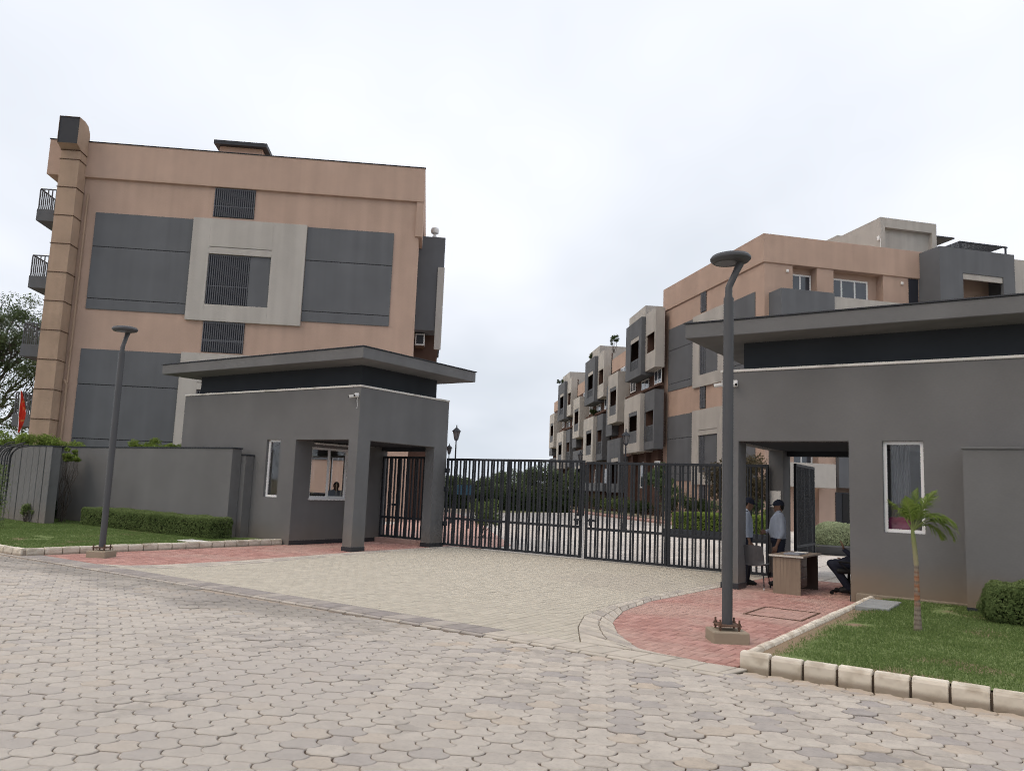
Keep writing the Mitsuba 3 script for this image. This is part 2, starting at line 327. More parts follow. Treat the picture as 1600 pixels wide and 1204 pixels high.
# the street: bell-shaped interlocking pavers
street = struct('street')
b1 = MB().box(-19, 3.2, 0.6, 7.24, -0.2, -0.013)
part(street, 'bed', b1, 'm_joint', FG)
sur = MB()
for r in ((-70, -19, -40, 7.3), (3.2, 60, -40, 7.74), (-19, 3.2, -40, 0.6)): sur.box(r[0], r[1], r[2], r[3], -0.2, -0.004, tone=(0.35, 1))
part(street, 'surface', sur, 'm_paver', FG, uv=True)
a, b = 0.200, 0.200; h_, w_ = 0.133, 0.067
def curve(p, q, off, n=5):
    p, q = np.array(p), np.array(q); d = q - p; nn = np.array([d[1], -d[0]]); nn /= np.linalg.norm(nn)
    return [p + d * k / n + nn * off * 4 * (k / n) * (1 - k / n) for k in range(n)]
bell = np.array(curve((w_, -b / 2), (h_, 0), .020) + curve((h_, 0), (w_, b / 2), -.020) + curve((w_, b / 2), (-w_, b / 2), .006, 3) + curve((-w_, b / 2), (-h_, 0), -.020) + curve((-h_, 0), (-w_, -b / 2), .020) + curve((-w_, -b / 2), (w_, -b / 2), -.006, 3))
bell *= np.array([1 - .036, 1 - .042])
th = math.radians(83.3 + 34.6 - 90)                             # in the gate frame
Rb = np.array([[math.cos(th), -math.sin(th)], [math.sin(th), math.cos(th)]])
bell = bell @ Rb.T
pieces = []
for i in range(-130, 131):
    for j in range(-130, 131):
        c = Rb @ np.array([i * a, (j + 0.5 * (i % 2)) * b]) + np.array([-8, 4.0])
        if -18.9 < c[0] < 3.1 and 0.7 < c[1] < (7.17 if c[0] < -2.6 else 7.66):
            pieces.append((bell + c, c, rng.normal(0, 0.0022), rng.random(), rng.normal(0, .022), rng.normal(0, .0022, 2)))
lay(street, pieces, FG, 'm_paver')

red_R = [(-2.98, 7.74), (-3.63, 7.80), (-4.25, 8.49), (-4.69, 9.21), (-5.01, 10.16), (-5.17, 11.36), (-5.12, 13.3), (-5.07, 15), (-5.05, 17.1)]
drv_R = [(-4.32, 7.74), (-4.45, 7.95), (-4.83, 8.59), (-5.19, 9.39), (-5.40, 10.5), (-5.46, 12.3), (-5.40, 14.2), (-5.38, 15.6), (-5.36, 17.1)]
red_L = [(-14.05, 7.74), (-13.55, 8.0), (-13.34, 8.6), (-13.27, 10.2), (-13.38, 11.8), (-13.55, 13.4), (-13.58, 15), (-13.60, 17.1)]
drv_L = [(-13.30, 7.74), (-12.85, 8.3), (-12.70, 9.04), (-12.72, 10.2), (-12.95, 11.8), (-13.12, 13.2), (-13.22, 15), (-13.28, 17.1)]
drive_poly = Polygon(drv_L + drv_R[::-1])
redR_poly = Polygon(red_R + [(-2.62, 17.1), (-2.62, 7.74)])
redL_poly = Polygon(red_L + [(-15.9, 17.1), (-15.97, 7.74)])
redL_tip = Polygon([(-18.6, 7.26), (-15.97, 7.26), (-15.97, 7.40), (-18.6, 7.30)])
def clipped(rects, poly):
    out = []; core = poly.buffer(-0.13)
    from shapely.geometry import Point
    for o, c in rects:
        if not poly.buffer(.08).contains(Point(c)): continue
        if not core.contains(Point(c)):
            g = Polygon(o).intersection(poly.buffer(-.004))
            if g.is_empty or g.area < 0.0012 or g.geom_type != 'Polygon': continue
            o = np.array(g.exterior.coords)[:-1]
            if not g.exterior.is_ccw: o = o[::-1]
            c = o.mean(0)
        out.append((np.array(o), np.array(c), rng.normal(0, 0.0012), rng.random()))
    return out
def rect(x0, x1, y0, y1, g=0.0025): return np.array([(x0 + g, y0 + g), (x1 - g, y0 + g), (x1 - g, y1 - g), (x0 + g, y1 - g)])
def bond(x0, x1, y0, y1, w, l):
    for i in range(int((x1 - x0) / w) + 1):
        for j in range(-1, int((y1 - y0) / l) + 2):
            x, y = x0 + i * w, y0 + (j + .5 * (i % 2)) * l
            yield rect(x, x + w, y, y + l), (x + w / 2, y + l / 2)
def herring(x0, x1, y0, y1, w):
    for i in range(int((x1 - x0) / w) + 2):
        for j in range(int((y1 - y0) / w) + 2):
            d = (i - j) % 4; x, y = x0 + i * w, y0 + j * w
            if d == 0: yield rect(x, x + 2 * w, y, y + w), (x + w, y + w / 2)
            elif d == 3: yield rect(x, x + w, y, y + 2 * w), (x + w / 2, y + w)
drive = struct('driveway')
part(drive, 'bed', MB().poly(drive_poly.exterior.coords[:-1], -0.012), 'm_joint_grey', FG)
lay(drive, clipped(bond(-13.6, -4.2, 7.74, 17.2, .112, .225), drive_poly), FG, 'm_drive')
redR = struct('red_pavement'); redL = struct('red_pavement')
part(redR, 'bed', MB().poly(redR_poly.exterior.coords[:-1], -0.012), 'm_joint_red', FG)
lay(redR, clipped(herring(-5.4, -2.4, 7.6, 17.2, .102), redR_poly), FG, 'm_red')
part(redL, 'bed', MB().poly(redL_poly.exterior.coords[:-1], -0.012), 'm_joint_red', FG)
lay(redL, clipped(herring(-16.2, -13.0, 7.6, 17.2, .102), redL_poly), FG, 'm_red')
# edging strips of larger blocks
edging = struct('edging_strip')
part(edging, 'bed', MB().box(-19, -2.56, 7.24, 7.74, -.2, -.014).poly(Polygon(red_R + drv_R[::-1]).exterior.coords[:-1], -.013).poly(Polygon(red_L + drv_L[::-1]).exterior.coords[:-1], -.013), 'm_joint_grey', FG)
def block(o, t, z=0.003):
    o = np.array(o); c = o.mean(0); o = c + (o - c) * 0.95
    A = np.sum(o[:, 0] * np.roll(o[:, 1], -1) - o[:, 1] * np.roll(o[:, 0], -1))
    if A < 0: o = o[::-1]
    part(edging, 'block', MB().prism(o, -.02, z, .008, tone=(t, 1)), 'm_strip', FG, uv=True)
x = -18.9
while x < -2.66:
    w = 0.30 + rng.uniform(-.015, .015)
    if x + w > -2.6: w = -2.58 - x
    t0 = 0.55 + 0.4 * rng.random() if x < -5.5 else 0.25 * rng.random()
    block([(x, 7.36), (x + w, 7.36), (x + w + .07, 7.735), (x + .07, 7.735)], t0)
    block([(x + .1, 7.25), (x + w + .1, 7.25), (x + w + .08, 7.345), (x + .08, 7.345)], t0 * .7)
    x += w
def along(line, n):
    p = np.array(line); L = np.r_[0, np.cumsum(np.linalg.norm(np.diff(p, axis=0), axis=1))]
    return np.c_[np.interp(np.linspace(0, L[-1], n), L, p[:, 0]), np.interp(np.linspace(0, L[-1], n), L, p[:, 1])]
for A, B in ((red_R, drv_R), (red_L, drv_L)):
    n = 32; pa, pb = along(A, n), along(B, n)
    for k in range(n - 1):
        sk = 0.3
        m0, m1 = pa[k] * .5 + pb[k] * .5, pa[k + 1] * .5 + pb[k + 1] * .5
        d = (m1 - m0) * sk
        block([pa[k], m0 + d, m1 + d, pa[k + 1]], rng.random() * .6)
        block([m0 + d, pb[k], pb[k + 1], m1 + d], rng.random() * .6)
# kerbs of precast stones
kerb_R, kerb_L = struct('kerb'), struct('kerb')
def stones(owner, p0, p1, pitch, w=.13, h=.15, side=1):
    p0, p1 = np.array(p0, float), np.array(p1, float); d = p1 - p0; L = np.linalg.norm(d); d /= L
    n = max(1, round(L / pitch)); R = np.array([[d[0], -d[1], 0], [d[1], d[0], 0], [0, 0, 1]])
    for k in range(n):
        c = p0 + d * (k + .5) * L / n + np.array([-d[1], d[0]]) * side * w / 2
        hh = h + rng.uniform(-.006, .006); l = L / n - .024
        m = MB()
        prof = [(-w / 2, -.05), (w / 2, -.05), (w / 2, hh - .035), (w / 2 - .012, hh - .010), (w / 2 - .035, hh), (-w / 2 + .035, hh), (-w / 2 + .012, hh - .010), (-w / 2, hh - .035)]
        poly = np.array(prof); nn = len(poly)
        v = np.vstack([np.c_[np.full(nn, sx), poly] for sx in (-l / 2, -l / 2 + .008, l / 2 - .008, l / 2)])
        for e in (0, 3): v[e * nn:(e + 1) * nn, 1:] = (v[e * nn:(e + 1) * nn, 1:] - [0, hh / 2]) * .93 + [0, hh / 2]
        f = []
        for e in range(3):
            for i in range(nn):
                j = (i + 1) % nn; q = (e * nn + i, e * nn + j, (e + 1) * nn + j, (e + 1) * nn + i)
                f += [(q[0], q[1], q[2]), (q[0], q[2], q[3])]
        for i in range(1, nn - 1): f += [(0, i + 1, i), (3 * nn, 3 * nn + i, 3 * nn + i + 1)]
        f = np.array(f); tm = trimesh.Trimesh(v, f, process=False)
        if tm.volume < 0: f = f[:, ::-1]
        yaw = rng.normal(0, .006); Ry = np.array([[math.cos(yaw), -math.sin(yaw), 0], [math.sin(yaw), math.cos(yaw), 0], [0, 0, 1]])
        m.add(v @ Ry.T @ R.T + [c[0], c[1], 0], f, tone=(rng.random(), 1))
        part(owner, 'stone', m, 'm_kerb', FG, uv=True)
stones(kerb_R, (-2.60, 7.74), (3.6, 7.74), .29)
stones(kerb_R, (-2.60, 13.95), (-2.60, 7.90), .33, w=.10, h=.14)
stones(kerb_L, (-15.97, 7.44), (-15.97, 13.42), .34, w=.12, h=.14)
stones(kerb_L, (-20.5, 7.30), (-16.00, 7.36), .36, w=.12, h=.14)
part(kerb_R, 'mortar', MB().box(-2.58, 3.6, 7.775, 7.85, -.1, .105).box(-2.59, -2.51, 7.87, 13.95, -.1, .10), 'm_joint', FG)
part(kerb_L, 'mortar', MB().box(-16.07, -16.0, 7.4, 13.4, -.1, .10), 'm_joint', FG)
# lawns
def sheet(x0, x1, y0, y1, n, zf):
    X, Y = np.meshgrid(np.linspace(x0, x1, n), np.linspace(y0, y1, n), indexing='ij')
    v = np.c_[X.ravel(), Y.ravel(), zf(X, Y).ravel()]; i, j = np.meshgrid(np.arange(n - 1), np.arange(n - 1), indexing='ij')
    q = (i * n + j).ravel()
    return MB().add(v, np.vstack([np.stack([q, q + n, q + n + 1], 1), np.stack([q, q + n + 1, q + 1], 1)]))
def zR(X, Y): return .105 + .035 * meshkit.fbm(np.stack([X * .8, Y * .8, X * 0], -1), 3, seed=3) - .03 * np.exp(-((X + 2.5) / .25) ** 2)
def zL(X, Y): return .07 + .04 * meshkit.fbm(np.stack([X * .5, Y * .5, X * 0], -1), 3, seed=5)
lawn_R, lawn_L = struct('lawn'), struct('lawn')
put(lawn_R, sheet(-2.52, 7.5, 7.86, 14.3, 60, zR), 'm_lawn', FG, smooth=True)
put(lawn_L, sheet(-36, -16.07, 7.42, 18, 60, zL), 'm_lawn', FG, smooth=True)
def grass(x0, x1, y0, y1, n, zf, hmin, hmax, wid, seed, bare):
    r = np.random.default_rng(seed)
    x, y = r.uniform(x0, x1, n), r.uniform(y0, y1, n)
    dens = meshkit.fbm(np.stack([x * 1.4 + 7, y * 1.4, x * 0 + 2], -1), 4, seed=11)
    keep = (dens < bare + .12 * r.random(n)) & ((x0 < -10) | (x > -2.44 + .30 * r.random(n) * meshkit.fbm(np.stack([x * 0, y * 1.3, x * 0], -1), 3, seed=1) * 2)); x, y = x[keep], y[keep]; n = len(x)
    tall = meshkit.fbm(np.stack([x * 2.0, y * 2.0, x * 0], -1), 3, seed=2)
    h = r.uniform(hmin, hmax, n) * (.55 + .9 * tall); z = zf(x, y)
    an = r.uniform(0, 2 * PI, n); d = np.stack([np.cos(an), np.sin(an)], 1) * wid
    ln = r.normal(0, .45, (n, 2)) * h[:, None]
    v = np.stack([np.c_[x - d[:, 0], y - d[:, 1], z - .004], np.c_[x + d[:, 0], y + d[:, 1], z - .004], np.c_[x + ln[:, 0], y + ln[:, 1], z + h]], 1).reshape(-1, 3)
    tone = np.repeat(np.clip(r.normal(.45, .22, n), 0, 1), 3)
    return MB().add(v, np.arange(3 * n).reshape(-1, 3), np.c_[tone, np.ones(3 * n)])
g = thing('grass', 'short uneven grass covering the right lawn around the palm', 'grass'); labels[g]['kind'] = 'stuff'
put(g, grass(-2.45, 6.5, 7.92, 13.9, 150000, zR, .018, .044, .0048, 1, .66), 'm_grass', FG, uv=True)
g = thing('grass', 'mown grass covering the left lawn before the hedge and boundary wall', 'grass'); labels[g]['kind'] = 'stuff'
put(g, grass(-28, -16.1, 7.46, 13, 120000, zL, .015, .032, .006, 2, .72), 'm_grass', FG, uv=True)
# inside the gate
road = struct('inner_road')
put(road, MB().box(-30, 26, 17.1, 110, -.3, -.003), 'm_inner', FG)
pth = struct('inner_path')
put(pth, MB().poly([(-22, 17.11), (-12.6, 17.11), (-12.9, 19), (-17.2, 24), (-23.6, 31.8), (-30, 38), (-34, 38), (-22, 24)], .006), 'm_pink', FG)
pth2 = struct('inner_path')
put(pth2, MB().box(18.0, 19.3, 38.5, 75, -.1, .10).box(19.3, 31, 38.5, 39.3, -.1, .10), 'm_pink', FR)
bed = struct('planting_bed')
put(bed, MB().box(19.3, 21.6, 39.3, 75, -.1, .16), 'm_earth', FR)

# ------------------------------------------------------------------ building helpers
def B(face, plane, a0, a1, z0, z1, d0, d1, ch=0.0, m=None):
    """A slab lying on a wall: face 's-' looks towards -s (a runs along u), 'u-' and 'u+' towards -u and +u (a runs along s); d0..d1 is measured outwards from the plane."""
    m = m or MB()
    if face == 's-': return m.box(a0, a1, plane - d1, plane - d0, z0, z1, ch)
    if face == 's+': return m.box(a0, a1, plane + d0, plane + d1, z0, z1, ch)
    if face == 'u-': return m.box(plane - d1, plane - d0, a0, a1, z0, z1, ch)
    return m.box(plane + d0, plane + d1, a0, a1, z0, z1, ch)
def ring(face, plane, a0, a1, z0, z1, w, d0, d1, m=None, ch=0.0):     # four bars round an opening, inside it
    m = m or MB()
    B(face, plane, a0, a0 + w, z0, z1, d0, d1, ch, m); B(face, plane, a1 - w, a1, z0, z1, d0, d1, ch, m)
    B(face, plane, a0 + w, a1 - w, z0, z0 + w, d0, d1, ch, m); B(face, plane, a0 + w, a1 - w, z1 - w, z1, d0, d1, ch, m)
    return m
def holed(face, plane, a0, a1, z0, z1, holes, d0, d1, m=None):         # a wall slab with rectangular openings (a0,a1,z0,z1), openings in order along a
    m = m or MB(); x = a0
    for h0, h1, g0, g1 in sorted(holes):
        if h0 > x: B(face, plane, x, h0, z0, z1, d0, d1, 0, m)
        if g0 > z0: B(face, plane, h0, h1, z0, g0, d0, d1, 0, m)
        if g1 < z1: B(face, plane, h0, h1, g1, z1, d0, d1, 0, m)
        x = h1
    if x < a1: B(face, plane, x, a1, z0, z1, d0, d1, 0, m)
    return m
def window(owner, face, plane, a0, a1, z0, z1, F, depth=.10, bars=(), frame='m_frame', glass='m_pane', w=.05, name='window', transom=()):
    m = ring(face, plane, a0, a1, z0, z1, w, -depth - .05, -depth, ch=.004)
    for x in bars: B(face, plane, x - w / 2, x + w / 2, z0 + w, z1 - w, -depth - .045, -depth - .005, 0, m)
    for z in transom: B(face, plane, a0 + w, a1 - w, z - w / 2, z + w / 2, -depth - .046, -depth - .004, 0, m)
    k = part(owner, name, m, frame, F)
    m = MB()
    c = -depth - .025
    q = {'s-': [(a0 + w, plane - c), (a1 - w, plane - c)], 's+': [(a1 - w, plane + c), (a0 + w, plane + c)], 'u-': [(plane - c, a1 - w), (plane - c, a0 + w)], 'u+': [(plane + c, a0 + w), (plane + c, a1 - w)]}[face]
    (x0, y0), (x1, y1) = q
    m.add([(x0, y0, z0 + w), (x1, y1, z0 + w), (x1, y1, z1 - w), (x0, y0, z1 - w)], [(0, 1, 2), (0, 2, 3)])
    part(k, 'pane', m, glass, F)
    return k

# ------------------------------------------------------------------ the two gate houses
def gate_house(label, u0, s0, sg, front, win_a, group=None):
    """sg = -1: the house runs to -u from the driveway face u0; +1: to +u. a is measured from that face, b from the front."""
    h = thing('gate_house', label, 'gatehouse', group)
    U = lambda a: u0 + sg * a
    S = lambda b: s0 + b
    def bx(m, a0, a1, b0, b1, z0, z1, ch=0.0): return m.box(U(a0), U(a1), S(b0), S(b1), z0, z1, ch)
    D, L, t = 3.33, 7.0, .24
    m = MB(); bx(m, 0, L, 0, t, 2.6, 3.85)                                           # front wall with the lintel over the porch
    wa0, wa1, wz0, wz1 = win_a
    bx(m, 2.16, wa0, 0, t, 0, 2.6); bx(m, wa1, L, 0, t, 0, 2.6); bx(m, wa0, wa1, 0, t, 0, wz0)
    if wz1 < 2.6: bx(m, wa0, wa1, 0, t, wz1, 2.6)
    part(h, 'front_wall', m, front, FG)
    m = MB(); bx(m, 0, t, t, D, 2.6, 3.85); part(h, 'side_wall', m, 'm_grey', FG)
    for b0, b1, aw in ((0, .42, .30), (2.80, D, .30)):
        m = MB(); bx(m, .001, aw, b0 + .001, b1, 0, 2.6); p = part(h, 'pillar', m, 'm_grey', FG)
        m = MB(); bx(m, -.014, aw + .014, b0 - .014, b1 + .014, 0, .105, .004); part(p, 'plinth', m, 'm_plinth', FG)
    ih = (.55, 1.85, 1.15, 2.46)
    m = MB()
    for b0, b1, z0, z1 in ((t, ih[0], 0, 2.6), (ih[1], D, 0, 2.6), (ih[0], ih[1], 0, ih[2]), (ih[0], ih[1], ih[3], 2.6)): bx(m, 2.16, 2.36, b0, b1, z0, z1)
    part(h, 'inner_wall', m, 'm_grey', FG)
    m = MB(); bx(m, 2.145, 2.16, 0, D, 0, .105); part(h, 'skirting', m, 'm_plinth', FG)
    m = MB(); bx(m, L - t, L, t, D, 0, 3.85); part(h, 'end_wall', m, 'm_grey', FG)
    m = MB()                                                                      # rear wall with a window, and a beam over the foot gate
    r0, r1 = 3.0, 5.6
    bx(m, 2.36, r0, D - t, D, 0, 3.85); bx(m, r1, L - t, D - t, D, 0, 3.85); bx(m, r0, r1, D - t, D, 0, 1.2); bx(m, r0, r1, D - t, D, 2.35, 3.85); pass
    part(h, 'rear_wall', m, 'm_grey', FG)
    m = MB(); bx(m, t, 2.36, D - t, D, 2.50, 3.85); part(h, 'rear_beam', m, 'm_band', FG)  # near-black colour puts the shade of the inside face into the paint
    m = MB(); bx(m, t, 2.36, t, D - t, 2.6, 2.75); part(h, 'porch_ceiling', m, 'm_band', FG)  # dark colour stands in for the shade under the porch roof
    m = MB(); bx(m, 2.36, L - t, t, D - t, 2.62, 2.78); part(h, 'ceiling', m, 'm_soffit', FG)
    m = MB(); bx(m, 2.36, L - t, t, D - t, -.1, .03); part(h, 'floor', m, 'm_floor', FG)
    m = MB()
    for a0, a1, b0, b1 in ((-.03, L, -.03, t + .02), (-.03, t + .02, t + .02, D)): bx(m, a0, a1, b0, b1, 3.85, 3.895, .006)
    part(h, 'coping', m, 'm_coping', FG)
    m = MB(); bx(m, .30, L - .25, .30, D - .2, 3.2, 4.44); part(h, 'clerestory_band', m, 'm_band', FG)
    m = MB(); bx(m, -.52, L + .45, -.52, D + .45, 4.43, 4.70, .012); r = part(h, 'roof_slab', m, 'm_grey', FG)
    m = MB(); bx(m, -.545, L + .475, -.545, D + .475, 4.70, 4.722); part(r, 'drip_edge', m, 'm_dark', FG)
    fa = 's-'
    x0, x1 = sorted((U(wa0), U(wa1)))
    wk = window(h, 's-', S(0), x0, x1, wz0, wz1, FG, depth=.07, w=.055)
    iface = 'u+' if sg < 0 else 'u-'
    window(h, iface, U(2.16), S(ih[0]), S(ih[1]), ih[2], ih[3], FG, depth=.05, bars=(S((ih[0] + ih[1]) / 2),), w=.06)
    m = B(iface, U(2.16), S(ih[0]) - .03, S(ih[1]) + .03, ih[2] - .04, ih[2], -.1, .06); part(h, 'sill', m, 'm_frame', FG)
    x0, x1 = sorted((U(r0), U(r1)))
    window(h, 's+', S(D), x0, x1, 1.2, 2.35, FG, depth=.07, bars=((x0 + x1) / 2,))
    return h, U, S
HL, UL_, SL_ = gate_house('grey gatehouse with overhanging slab roof on the left of the driveway', -13.62, 13.45, -1, 'm_grey', (2.74, 3.27, 1.14, 2.602))
HR, UR_, SR_ = gate_house('grey gatehouse with overhanging slab roof on the right behind the palm', -5.05, 14.10, 1, 'm_grey_stain', (2.67, 3.27, 1.14, 2.60))
m = B('u+', -15.78, SL_(.60), SL_(1.8), 2.53, 2.565, -.02, .10); part(HL, 'window_hood', m, 'm_frame', FG)

# boundary walls
def bwall(label, x0, x1, y0, y1, z, lean=0.0):
    w = thing('boundary_wall', label, 'wall')
    part(w, 'wall', MB().box(x0, x1, y0, y1, -.2, z), 'm_grey_stain' if x0 > -6 else 'm_grey', FG)
    part(w, 'coping', MB().box(x0 - .02, x1 + .025, y0 - .025, y1 + .02, z, z + .035, .006), 'm_band' if x0 < -6 else 'm_grey', FG)
    return w
bwall('long grey boundary wall behind the clipped hedge left of the gatehouse', -28.5, -17.52, 12.9, 13.18, 2.33)
w1 = bwall('grey boundary wall panel scored with fine grooves at the far left', -30, -23.93, 11.52, 11.80, 2.27)
for k in range(16):
    x = -29.6 + k * .36 + float(rng.uniform(-.03, .03))
    part(w1, 'rib', MB().box(x, x + .33, 11.497, 11.52, -.1, 2.26, .008), 'm_grey', FG)
bwall('narrow low wall between the boundary wall and the left gatehouse', -19.6, -17.35, 13.19, 13.44, 2.17)
bwall('grey boundary wall with pale coping at the right edge beside the gatehouse window', -1.18, 7.0, 13.42, 14.06, 2.43)
m = MB().box(-1.19, 7.0, 13.405, 13.42, 0.08, .17); part('boundary_wall_003', 'plinth', m, 'm_plinth', FG)

# ------------------------------------------------------------------ gates
def bar_panel(owner, P0, d, L, z0, zm, z1, pat=(.082, .082, .030), bw=.036, frame=.055):
    """One framed panel of upright bars from the ground point P0 along the unit direction d (gate frame)."""
    P0 = np.array(P0, float); d = np.array(d, float)
    R = np.array([[d[0], -d[1], 0], [d[1], d[0], 0], [0, 0, 1]])
    def add(x0, x1, z_0, z_1, th, name):
        m = MB().box(x0, x1, -th / 2, th / 2, z_0, z_1, .004)
        return part(owner, name, (lambda q: (q[0] @ (FG @ R).T + FG @ np.array([P0[0], P0[1], 0]), q[1]))(m.get()), 'm_gate')
    add(0, frame, z0, z1, .06, 'upright'); add(L - frame, L, z0, z1, .06, 'upright')
    add(frame, L - frame, z0, z0 + .055, .055, 'rail'); add(frame, L - frame, zm - .03, zm + .03, .055, 'rail'); add(frame, L - frame, z1 - .06, z1, .055, 'rail')
    x, k = frame, 0
    while True:
        x += pat[k % len(pat)]
        if x + bw > L - frame - .015: break
        add(x, x + bw, z0 + .055, zm - .03, .045, 'bar'); add(x, x + bw, zm + .03, z1 - .06, .045, 'bar')
        x += bw; k += 1
def ball(c, r, n=10):
    return MB().lathe([(0, -r)] + [(r * math.cos(t), r * math.sin(t)) for t in np.linspace(-1.2, 1.2, 7)] + [(0, r)], c, n)
GY = 16.80
g1 = thing('gate_leaf', 'dark steel gate leaf of upright bars hinged on the left gatehouse', 'gate', None)
bar_panel(g1, (-13.60, GY), (1, 0), 2.03, .045, .755, 2.335); bar_panel(g1, (-11.56, GY), (1, 0), 2.18, .045, .755, 2.335)
for z in (.55, 1.45, 1.95): part(g1, 'hinge', MB().box(-13.63, -13.53, GY - .07, GY + .05, z, z + .12, .01), 'm_gate', FG)
g2 = thing('gate_leaf', 'dark steel gate leaf of upright bars closing the right half of the driveway', 'gate', None)
bar_panel(g2, (-9.33, GY), (1, 0), 2.07, .03, .735, 2.30); bar_panel(g2, (-7.24, GY), (1, 0), 2.22, .03, .735, 2.30)
part(g2, 'drop_bolt', MB().tube([(-9.36, GY - .05, .02), (-9.36, GY - .05, 1.02)], .014, 8), 'm_frame', FG, smooth=40)
part(g1, 'latch', MB().box(-9.62, -9.42, GY - .06, GY - .03, .90, .95, .004).box(-9.55, -9.50, GY - .06, GY - .03, .80, .90, .004), 'm_gate', FG)
part(g2, 'latch', MB().box(-9.28, -9.05, GY - .06, GY - .03, .90, .95, .004).box(-9.2, -9.15, GY - .07, GY - .03, .80, .98, .004), 'm_gate', FG)
g3 = thing('foot_gate', 'closed dark steel foot gate inside the left gatehouse porch', 'gate')
bar_panel(g3, (-15.76, 16.62), (1, 0), .62, .13, .68, 2.36); bar_panel(g3, (-15.13, 16.62), (1, 0), 1.17, .13, .68, 2.36)
part(g3, 'latch', MB().box(-15.3, -15.05, 16.54, 16.58, 1.0, 1.06, .004), 'm_gate', FG)
step = thing('step', 'pink tiled step under the foot gate of the left gatehouse', 'step')
put(step, MB().box(-15.77, -13.95, 16.45, 17.1, -.05, .12, .006), 'm_pink', FG)
g4 = thing('foot_gate', 'dark steel foot gate standing open behind the right gatehouse pillar', 'gate')
bar_panel(g4, (-4.66, 17.46), (-.03, .9995), 1.75, .30, .62, 2.36, pat=(.05, .05, .03), bw=.04)
m = MB().box(.06, 1.69, .024, .030, .36, 2.30); R4 = np.array([[-.03, -.9995, 0], [.9995, -.03, 0], [0, 0, 1]])
part(g4, 'sheet', (m.get()[0] @ (FG @ R4).T + FG @ np.array([-4.66, 17.46, 0]), m.get()[1]), 'm_gate')

# ------------------------------------------------------------------ blocks of flats
def gable(owner, face, plane, a_of, F, spec):
    """The end wall of a block: scored panels, a white box and barred openings. a_of maps the distance from its right end."""
    def bb(g0, g1, z0, z1, d0, d1, ch=0, m=None):
        a0, a1 = sorted((a_of(g0), a_of(g1))); return B(face, plane, a0, a1, z0, z1, d0, d1, ch, m)
    for dz in (0.0, -5.87):
        for g0, g1, cut0, cut1 in spec['panels']:
            zz = [(8.36, 8.80), (8.83, 11.04), (11.07, 12.54)]
            m = MB()
            for z0, z1 in zz: bb(g0, g1, z0 + dz, z1 + dz, .002, .05, .004, m)
            p = part(owner, 'panel', m, 'm_panel', F)
            part(p, 'joint', bb(g0 + .01, g1 - .01, 8.37 + dz, 12.53 + dz, .0015, .012), 'm_black', F)
        w0, w1 = spec['box']; h0, h1 = spec['vent']; q0, q1 = spec['blank']
        lo, hi = min(h0, q0), max(h1, q1)
        m = MB()
        bb(w0, lo, 8.13 + dz, 12.6 + dz, .003, .14, .006, m); bb(hi, w1, 8.13 + dz, 12.6 + dz, .003, .14, .006, m)
        bb(lo, hi, 8.13 + dz, 8.84 + dz, .003, .14, 0, m); bb(lo, hi, 11.06 + dz, 11.34 + dz, .003, .14, 0, m); bb(lo, hi, 11.37 + dz, 12.6 + dz, .003, .14, 0, m)
        part(owner, 'white_box', m, 'm_white', F)
        part(owner, 'blank_panel', bb(q0, q1, 8.84 + dz, 11.06 + dz, .003, .05), 'm_panel', F)
        for z0, z1 in ((8.86 + dz, 11.05 + dz), (6.80 + dz, 8.10 + dz), (12.72 + dz, 14.02 + dz)):
            if dz and z0 > 6.9: continue
            if z0 < 0.5: z0 = .5
            if z1 < 1.0: continue
            gr = part(owner, 'vent', bb(h0 + .01, h1 - .01, z0, z1, -.001, .02), 'm_grille', F)
            m = MB(); n = int((h1 - h0) / .085)
            for k in range(n):
                x = h0 + .04 + (h1 - h0 - .08) * k / (n - 1)
                bb(x - .014, x + .014, z0 + .02, z1 - .02, .045, .07, 0, m)
            bb(h0 + .02, h1 - .02, z0 + .36 * (z1 - z0), z0 + .36 * (z1 - z0) + .035, .03, .045, 0, m); bb(h0 + .02, h1 - .02, z1 - .06, z1 - .02, .03, .045, 0, m)
            part(gr, 'slats', m, 'm_slat', F, kind='stuff')
def rail(owner, face, plane, a0, a1, z0, z1, F, n=None, d=0.0, name='railing', mat='m_rail'):
    n = n or max(3, int((a1 - a0) / .12)); m = MB()
    B(face, plane, a0, a1, z1 - .05, z1, d - .05, d, 0, m)
    for k in range(n + 1):
        x = a0 + .02 + (a1 - a0 - .04) * k / n
        B(face, plane, x - .018, x + .018, z0, z1 - .05, d - .045, d - .005, 0, m)
    return part(owner, name, m, mat, F)

# left block, frame FL, front gable on s = 34.5
LB = thing('apartment_block', 'tan apartment block with a sheet metal duct on its left corner', 'apartment building')
part(LB, 'wall', MB().box(-16.06, -.95, 34.5, 60, 0, 15.2), 'm_tan', FL)
part(LB, 'parapet', MB().box(-16.72, -.80, 34.36, 60.2, 14.03, 15.58, .01), 'm_tan', FL)
part(LB, 'fin', MB().box(-1.10, -.80, 34.40, 37.2, 12.45, 14.03), 'm_tan', FL)
part(LB, 'roof_edge', MB().box(-16.74, -.78, 34.33, 34.5, 15.58, 15.615), 'm_dark', FL)
gable(LB, 's-', 34.5, lambda g: -.95 - g, FL, dict(panels=[(1.07, 4.80, 0, 0), (9.62, 13.65, 0, 0)], box=(4.82, 9.60), vent=(7.12, 8.86), blank=(6.24, 7.12)))
z = 1.2; k = 0
dk = None
while z < 14.6:
    z1 = min(z + 1.21, 14.9)
    m = MB().box(-15.93, -15.17, 33.72, 34.46, z + .012, z1 - .012, .006)
    sgm = part(LB, 'duct', m, 'm_duct', FL)
    part(sgm, 'flange', MB().box(-15.96, -15.14, 33.69, 34.47, z1 - .011, z1 + .011), 'm_rust', FL)
    z = z1
